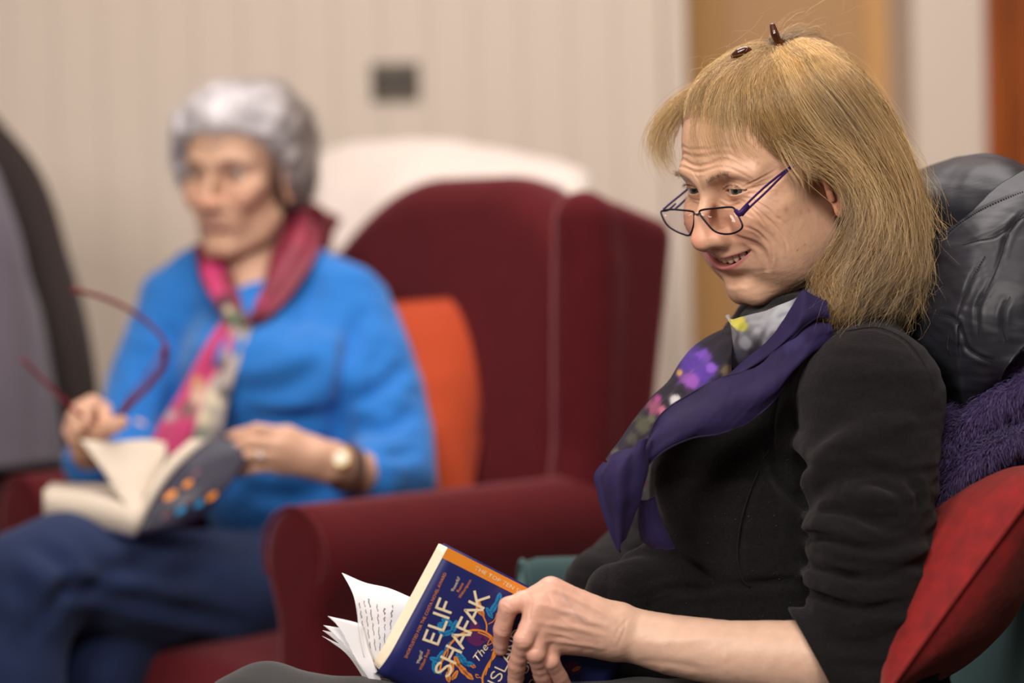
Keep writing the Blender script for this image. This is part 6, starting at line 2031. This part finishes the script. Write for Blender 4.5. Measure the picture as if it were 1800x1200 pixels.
V, F, _ = surface_patch([[(240, 942, 2.953), (270, 880, 2.968), (310, 824, 2.992), (362, 776, 3.022), (400, 762, 3.04)], [(300, 930, 2.962), (330, 880, 2.972), (365, 835, 2.990), (405, 790, 3.012), (440, 772, 3.03)], [(350, 915, 2.975), (380, 880, 2.982), (410, 845, 2.994), (436, 805, 3.010), (462, 785, 3.022)]], 20, 16, .0012)
cv2 = mesh_np('cover', V, F, flat_mat('cover_shaded', srgb(24, 18, 46), .5), bk2)  # same navy cover, its shadow put into a darker colour
for nm, mt, lst in (('printed_leaves', M_or, [(300, 870, 14, 6), (330, 850, 10, 5), (372, 872, 12, 5)]), ('printed_leaves', M_bl, [(318, 896, 12, 5), (350, 885, 10, 5)]), ('title_lettering', MAT.setdefault('print_shaded', material('print_shaded', srgb(120, 80, 90), rough=.6)), [(292, 905, 10, 3), (345, 830, 10, 3), (330, 880, 12, 2)])):  # lettering colour dimmed to sit in the painted shade of the cover
    pz = []
    for x_, y_, a__, b__ in lst:
        ang = np.linspace(0, 6.28, 11)[:-1]
        P = []
        sfc = Surf(V, F)
        for t in ang:
            h_ = sfc.hit(x_ + a__ * math.cos(t) * .8 - b__ * math.sin(t) * .6, y_ - a__ * math.cos(t) * .6 - b__ * math.sin(t) * .8)
            if h_ is not None: P.append(h_ + np.array([0, -.0006, 0]))
        if len(P) > 4: pz.append((np.array(P), np.array([(0, j, j + 1) for j in range(1, len(P) - 1)])))
    if pz:
        Vz, Fz, _ = join_np(pz); oz = mesh_np(nm, Vz, Fz, mt, cv2, smooth=False); oz['kind'] = 'stuff'
# ------------------------------------------------------------------ the fair-haired woman's chair and what lies on it
MAT['teal'] = material('teal', srgb(12, 38, 40), rough=.9, sheen=.3, sheen_col=(.5, .9, .9), bump=.2, bump_scale=400)
FR1 = Frame((.300, 2.295), (-1.0, -.10))
chair1 = wing_chair(FR1, 'dark teal armchair under the fair-haired woman, mostly hidden by her and the jacket', MAT['teal'], MAT['dark_wood'], top=1.055, group='fabric wing armchairs', half=.33, wings=False, ah=-.045, ah_far=-.004)

jm = Mat('puffer'); b_ = jm.b
b_.inputs['Base Color'].default_value = (.017, .017, .024, 1); b_.inputs['Roughness'].default_value = .50; b_.inputs['Specular IOR Level'].default_value = .40
tc = jm.n('ShaderNodeTexCoord'); mp = jm.n('ShaderNodeMapping'); mp.inputs['Rotation'].default_value = (0, R(35), 0); mp.inputs['Scale'].default_value = (1, 1, 4.5); jm.l(tc.outputs['Object'], mp.inputs[0])
nz = jm.n('ShaderNodeTexNoise', Scale=26, Detail=3.0); jm.l(mp.outputs[0], nz.inputs['Vector']); bp = jm.n('ShaderNodeBump', Strength=.16, Distance=.004); jm.l(nz.outputs['Fac'], bp.inputs['Height'])
nz2 = jm.n('ShaderNodeTexNoise', Scale=900, Detail=2.0); bp2 = jm.n('ShaderNodeBump', Strength=.15, Distance=.0006); jm.l(tc.outputs['Object'], nz2.inputs['Vector']); jm.l(nz2.outputs['Fac'], bp2.inputs['Height']); jm.l(bp.outputs[0], bp2.inputs['Normal']); jm.l(bp2.outputs[0], b_.inputs['Normal'])
MAT['puffer'] = jm.m
zj = lambda pts, Y: [(1560 + a * .4, 240 + b * .4, y) for (a, b), y in zip(pts, Y)]


def pucker(P, u, v): return .0050 * fbm(P * np.array([1, 1, .6]), 8, 2, 71) + .0011 * fbm(P * np.array([1, 1, 2.5]), 30, 2, 72)


jr = empty('jacket', tuple(at(1750, 420, 2.25)))
tag(jr, 'black quilted jacket hung over the chair back behind the fair-haired woman', 'jacket')
# the part folded over the top of the chair
V, F, _ = surface_patch([
    [(1560, 330, 2.44), (1610, 302, 2.43), (1660, 284, 2.41), (1720, 271, 2.38), (1770, 276, 2.36), (1830, 300, 2.34), (1900, 330, 2.33)],
    [(1560, 350, 2.38), (1612, 325, 2.36), (1665, 305, 2.34), (1725, 296, 2.31), (1775, 300, 2.29), (1835, 325, 2.27), (1900, 350, 2.26)],
    [(1570, 400, 2.35), (1620, 380, 2.32), (1665, 360, 2.30), (1720, 345, 2.28), (1775, 345, 2.26), (1835, 360, 2.25), (1900, 380, 2.24)],
    [(1590, 470, 2.34), (1630, 450, 2.31), (1670, 420, 2.30), (1725, 400, 2.28), (1780, 395, 2.27), (1840, 400, 2.26), (1900, 410, 2.25)],
], 90, 60, .012, lambda P, u, v: .005 * fbm(P * np.array([1, 1, 1.5]), 12, 3, 73))
mesh_np('shoulder_panel', V, F, MAT['puffer'], jr)
# the front lobe hanging down
rowsJ = [
    [(1850, 285, 2.30), (1800, 300, 2.28), (1745, 335, 2.26), (1700, 375, 2.25), (1640, 425, 2.28), (1588, 480, 2.34), (1530, 560, 2.40), (1560, 650, 2.38), (1640, 745, 2.32)],
    [(1880, 320, 2.26), (1815, 335, 2.235), (1765, 365, 2.22), (1720, 405, 2.21), (1690, 455, 2.205), (1672, 510, 2.205), (1660, 580, 2.21), (1668, 650, 2.22), (1685, 730, 2.235)],
    [(1890, 390, 2.22), (1830, 400, 2.205), (1785, 425, 2.195), (1745, 460, 2.185), (1715, 500, 2.18), (1700, 545, 2.18), (1690, 600, 2.19), (1695, 655, 2.20), (1705, 715, 2.22)],
    [(1900, 480, 2.20), (1850, 485, 2.18), (1810, 500, 2.17), (1775, 525, 2.165), (1750, 555, 2.165), (1735, 590, 2.17), (1725, 630, 2.18), (1728, 665, 2.19), (1735, 700, 2.21)],
    [(1910, 580, 2.19), (1870, 580, 2.175), (1835, 590, 2.165), (1805, 605, 2.16), (1785, 625, 2.165), (1770, 645, 2.17), (1762, 660, 2.18), (1760, 675, 2.195), (1762, 690, 2.21)],
]
V, F, _ = surface_patch(rowsJ, 130, 90, .012, pucker)
js = Surf(V, F)
seams = [[(1620 + 0, 0)]]
Z4 = lambda pts: [(1560 + a * .4, 240 + b * .4) for a, b in pts]
seams = [Z4([(205, 780), (290, 800), (330, 870), (350, 930), (410, 970), (470, 990)]), Z4([(330, 475), (400, 455), (470, 438), (540, 395), (600, 330)]), Z4([(470, 600), (500, 520), (520, 450), (560, 380), (600, 350)]),
         Z4([(300, 820), (320, 740), (345, 680), (370, 620), (430, 520)]), Z4([(400, 880), (395, 800), (400, 740), (440, 660), (470, 600)]), Z4([(520, 900), (505, 840), (510, 760), (540, 700)]), Z4([(220, 470), (290, 400), (360, 350), (430, 310), (520, 270), (600, 240)])]
for sm in seams: js.crease(sm, .0024, .0020, ridge=.4)
js.refresh()
lobe = mesh_np('front_panel', js.V, js.F, MAT['puffer'], jr)
MAT['thread'] = material('thread', (.010, .010, .014), rough=.6)
for sm in seams:
    p = js.path(sm, 40)
    if p is None: continue
    st_ = []
    for i in range(0, len(p) - 1):
        a_, c_ = p[i], p[i] * .45 + p[i + 1] * .55
        st_.append(((np.array([a_, c_]) + np.array([0, -.0006, 0]), .0006), dict(sides=4)))
    o = tubes_mesh('stitching', st_, MAT['thread'], lobe); o['kind'] = 'stuff'

# purple fleecy throw
rowsP = [
    [(1632, 745, 2.27), (1672, 715, 2.25), (1712, 690, 2.235), (1755, 655, 2.225), (1800, 618, 2.22), (1860, 585, 2.22), (1920, 560, 2.22)],
    [(1625, 790, 2.24), (1668, 758, 2.21), (1715, 728, 2.195), (1760, 700, 2.185), (1805, 670, 2.18), (1860, 640, 2.18), (1920, 610, 2.18)],
    [(1618, 850, 2.235), (1660, 815, 2.21), (1710, 775, 2.20), (1760, 745, 2.195), (1805, 725, 2.19), (1860, 700, 2.19), (1920, 670, 2.19)],
    [(1612, 910, 2.235), (1655, 870, 2.205), (1705, 825, 2.19), (1755, 790, 2.185), (1805, 775, 2.18), (1860, 760, 2.18), (1920, 740, 2.18)],
    [(1606, 985, 2.26), (1640, 945, 2.24), (1690, 880, 2.235), (1745, 845, 2.23), (1805, 830, 2.23), (1860, 815, 2.23), (1920, 800, 2.23)],
]
V, F, _ = surface_patch(rowsP, 80, 60, .012, lambda P, u, v: .007 * fbm(P * np.array([1, 1, 1.4]), 14, 2, 81))
MAT['purple_fur'] = material('purple_fur', attr=True, rough=.8, spec=.2, sheen=.2)
n1 = len(V) // 2
tp = mesh_np('throw', V, F, MAT['purple_fur'], None, np.tile(np.array((.030, .017, .075)), (len(V), 1)))
local_to(tp, at(1740, 760, 2.22)); tag(tp, 'purple fluffy throw between the black jacket and the red cushion', 'throw')
rs = np.random.default_rng(91)
N = normals_of(V, F)
k_ = 19000
idx = rs.integers(0, n1, k_)
b0 = V[idx] + rs.normal(size=(k_, 3)) * .0018
tuft = np.stack([fbm(V[idx], 38, 2, s_) for s_ in (101, 102, 103)], 1) * .75
d = N[idx] * .8 + tuft + np.array([-.25, 0, -.45]) + rs.normal(size=(k_, 3)) * .30
d /= np.linalg.norm(d, axis=1, keepdims=True)
L = rs.uniform(.004, .0095, (k_, 1, 1))
t = np.linspace(0, 1, 5)[None, :, None]
S_ = b0[:, None] + d[:, None] * L * t + np.array([0, 0, -.0035]) * t ** 2
cf = np.array([(.078, .050, .160), (.050, .033, .115), (.12, .085, .22)])[rs.integers(0, 3, k_)] * rs.uniform(.6, 1.2, (k_, 1))
v, f_, c = strand_mesh(S_, .00027, cf)
fo = mesh_np('pile', v, f_, MAT['purple_fur'], tp, c); fo['kind'] = 'stuff'

# red cushion
rm = material('red_velvet', srgb(124, 16, 16), rough=.85, sheen=.4, sheen_col=(1, .35, .28), sheen_rough=.4, var=.28, var_scale=60, bump=.4, bump_scale=120, bump_dist=.002, detail=5)
cushion('cushion', [at(1552, 1225, 2.075), at(1515, 1215, 2.36), at(1806, 812, 2.38), at(1856, 812, 2.09)], rm, 'crimson cushion behind the back of the fair-haired woman', bulge=.060, n=36, group='cushions on the chairs', seed=7)

# ------------------------------------------------------------------ dark chair at the left with a grey coat over it
MAT['black_fabric'] = material('black_fabric', srgb(40, 28, 26), rough=.9, sheen=.1, bump=.2, bump_scale=300)
MAT['grey_coat'] = material('grey_coat', srgb(92, 84, 94), rough=.95, sheen=.25, bump=.4, bump_scale=260, bump_dist=.002, var=.08, var_scale=12)
c3 = at(-60, 700, 3.62)
lc = empty('armchair', (c3.x, c3.y, 0)); tag(lc, 'dark armchair beside the woman in blue, a grey coat over it', 'armchair')


def slabw(F_rows, depth, name, mat, parent, wobs=None, n1=40, n2=40):
    V, F, _ = surface_patch(F_rows, n1, n2, depth, wobs)
    return mesh_np(name, V, F, mat, parent)


slabw([[(-260, 120, 3.82), (-120, 130, 3.80), (-20, 190, 3.78), (8, 228, 3.78)], [(-270, 300, 3.76), (-100, 300, 3.74), (60, 300, 3.72), (96, 385, 3.73)], [(-280, 500, 3.70), (-80, 500, 3.68), (100, 480, 3.66), (146, 530, 3.68)],
       [(-290, 700, 3.66), (-70, 700, 3.64), (120, 650, 3.62), (172, 680, 3.64)], [(-290, 900, 3.64), (-70, 900, 3.62), (120, 860, 3.60), (184, 860, 3.62)], [(-290, 1150, 3.62), (-70, 1150, 3.60), (130, 1120, 3.60), (190, 1120, 3.62)]], .07, 'backrest', MAT['black_fabric'], lc)
x0, x1 = at(-280, 1000, 3.3).x, at(20, 1000, 3.5).x
bevel_box('seat_cushion', (x0 - c3.x, -.45, .30), (x1 - c3.x - .03, -.03, .45), MAT['black_fabric'], lc, bev=.04, seg=4)
for sx_ in (x0 + .05, x1 - .08):
    for yy in (-.40, -.06):
        bevel_box('leg', (sx_ - c3.x - .02, yy - .02, 0), (sx_ - c3.x + .02, yy + .02, .31), MAT['dark_wood'], lc, bev=.006)
V, F, _ = surface_patch([[(-230, 180, 3.72), (-120, 185, 3.70), (-40, 250, 3.67), (0, 330, 3.66)], [(-240, 350, 3.66), (-120, 350, 3.63), (0, 380, 3.60), (42, 430, 3.62)], [(-250, 550, 3.62), (-100, 550, 3.58), (30, 550, 3.56), (78, 560, 3.58)],
                          [(-260, 700, 3.60), (-90, 700, 3.55), (50, 690, 3.53), (102, 690, 3.55)], [(-260, 830, 3.58), (-80, 830, 3.53), (60, 815, 3.51), (118, 812, 3.53)]], 50, 50, .015, lambda P, u, v: .006 * np.sin(u * 16 + 2 * v) + .004 * fbm(P, 8, 2, 5))
gc_ = mesh_np('coat', V, F, MAT['grey_coat'], None); local_to(gc_, at(-60, 600, 3.36)); tag(gc_, 'soft grey coat hanging over the dark armchair at the picture edge', 'coat')
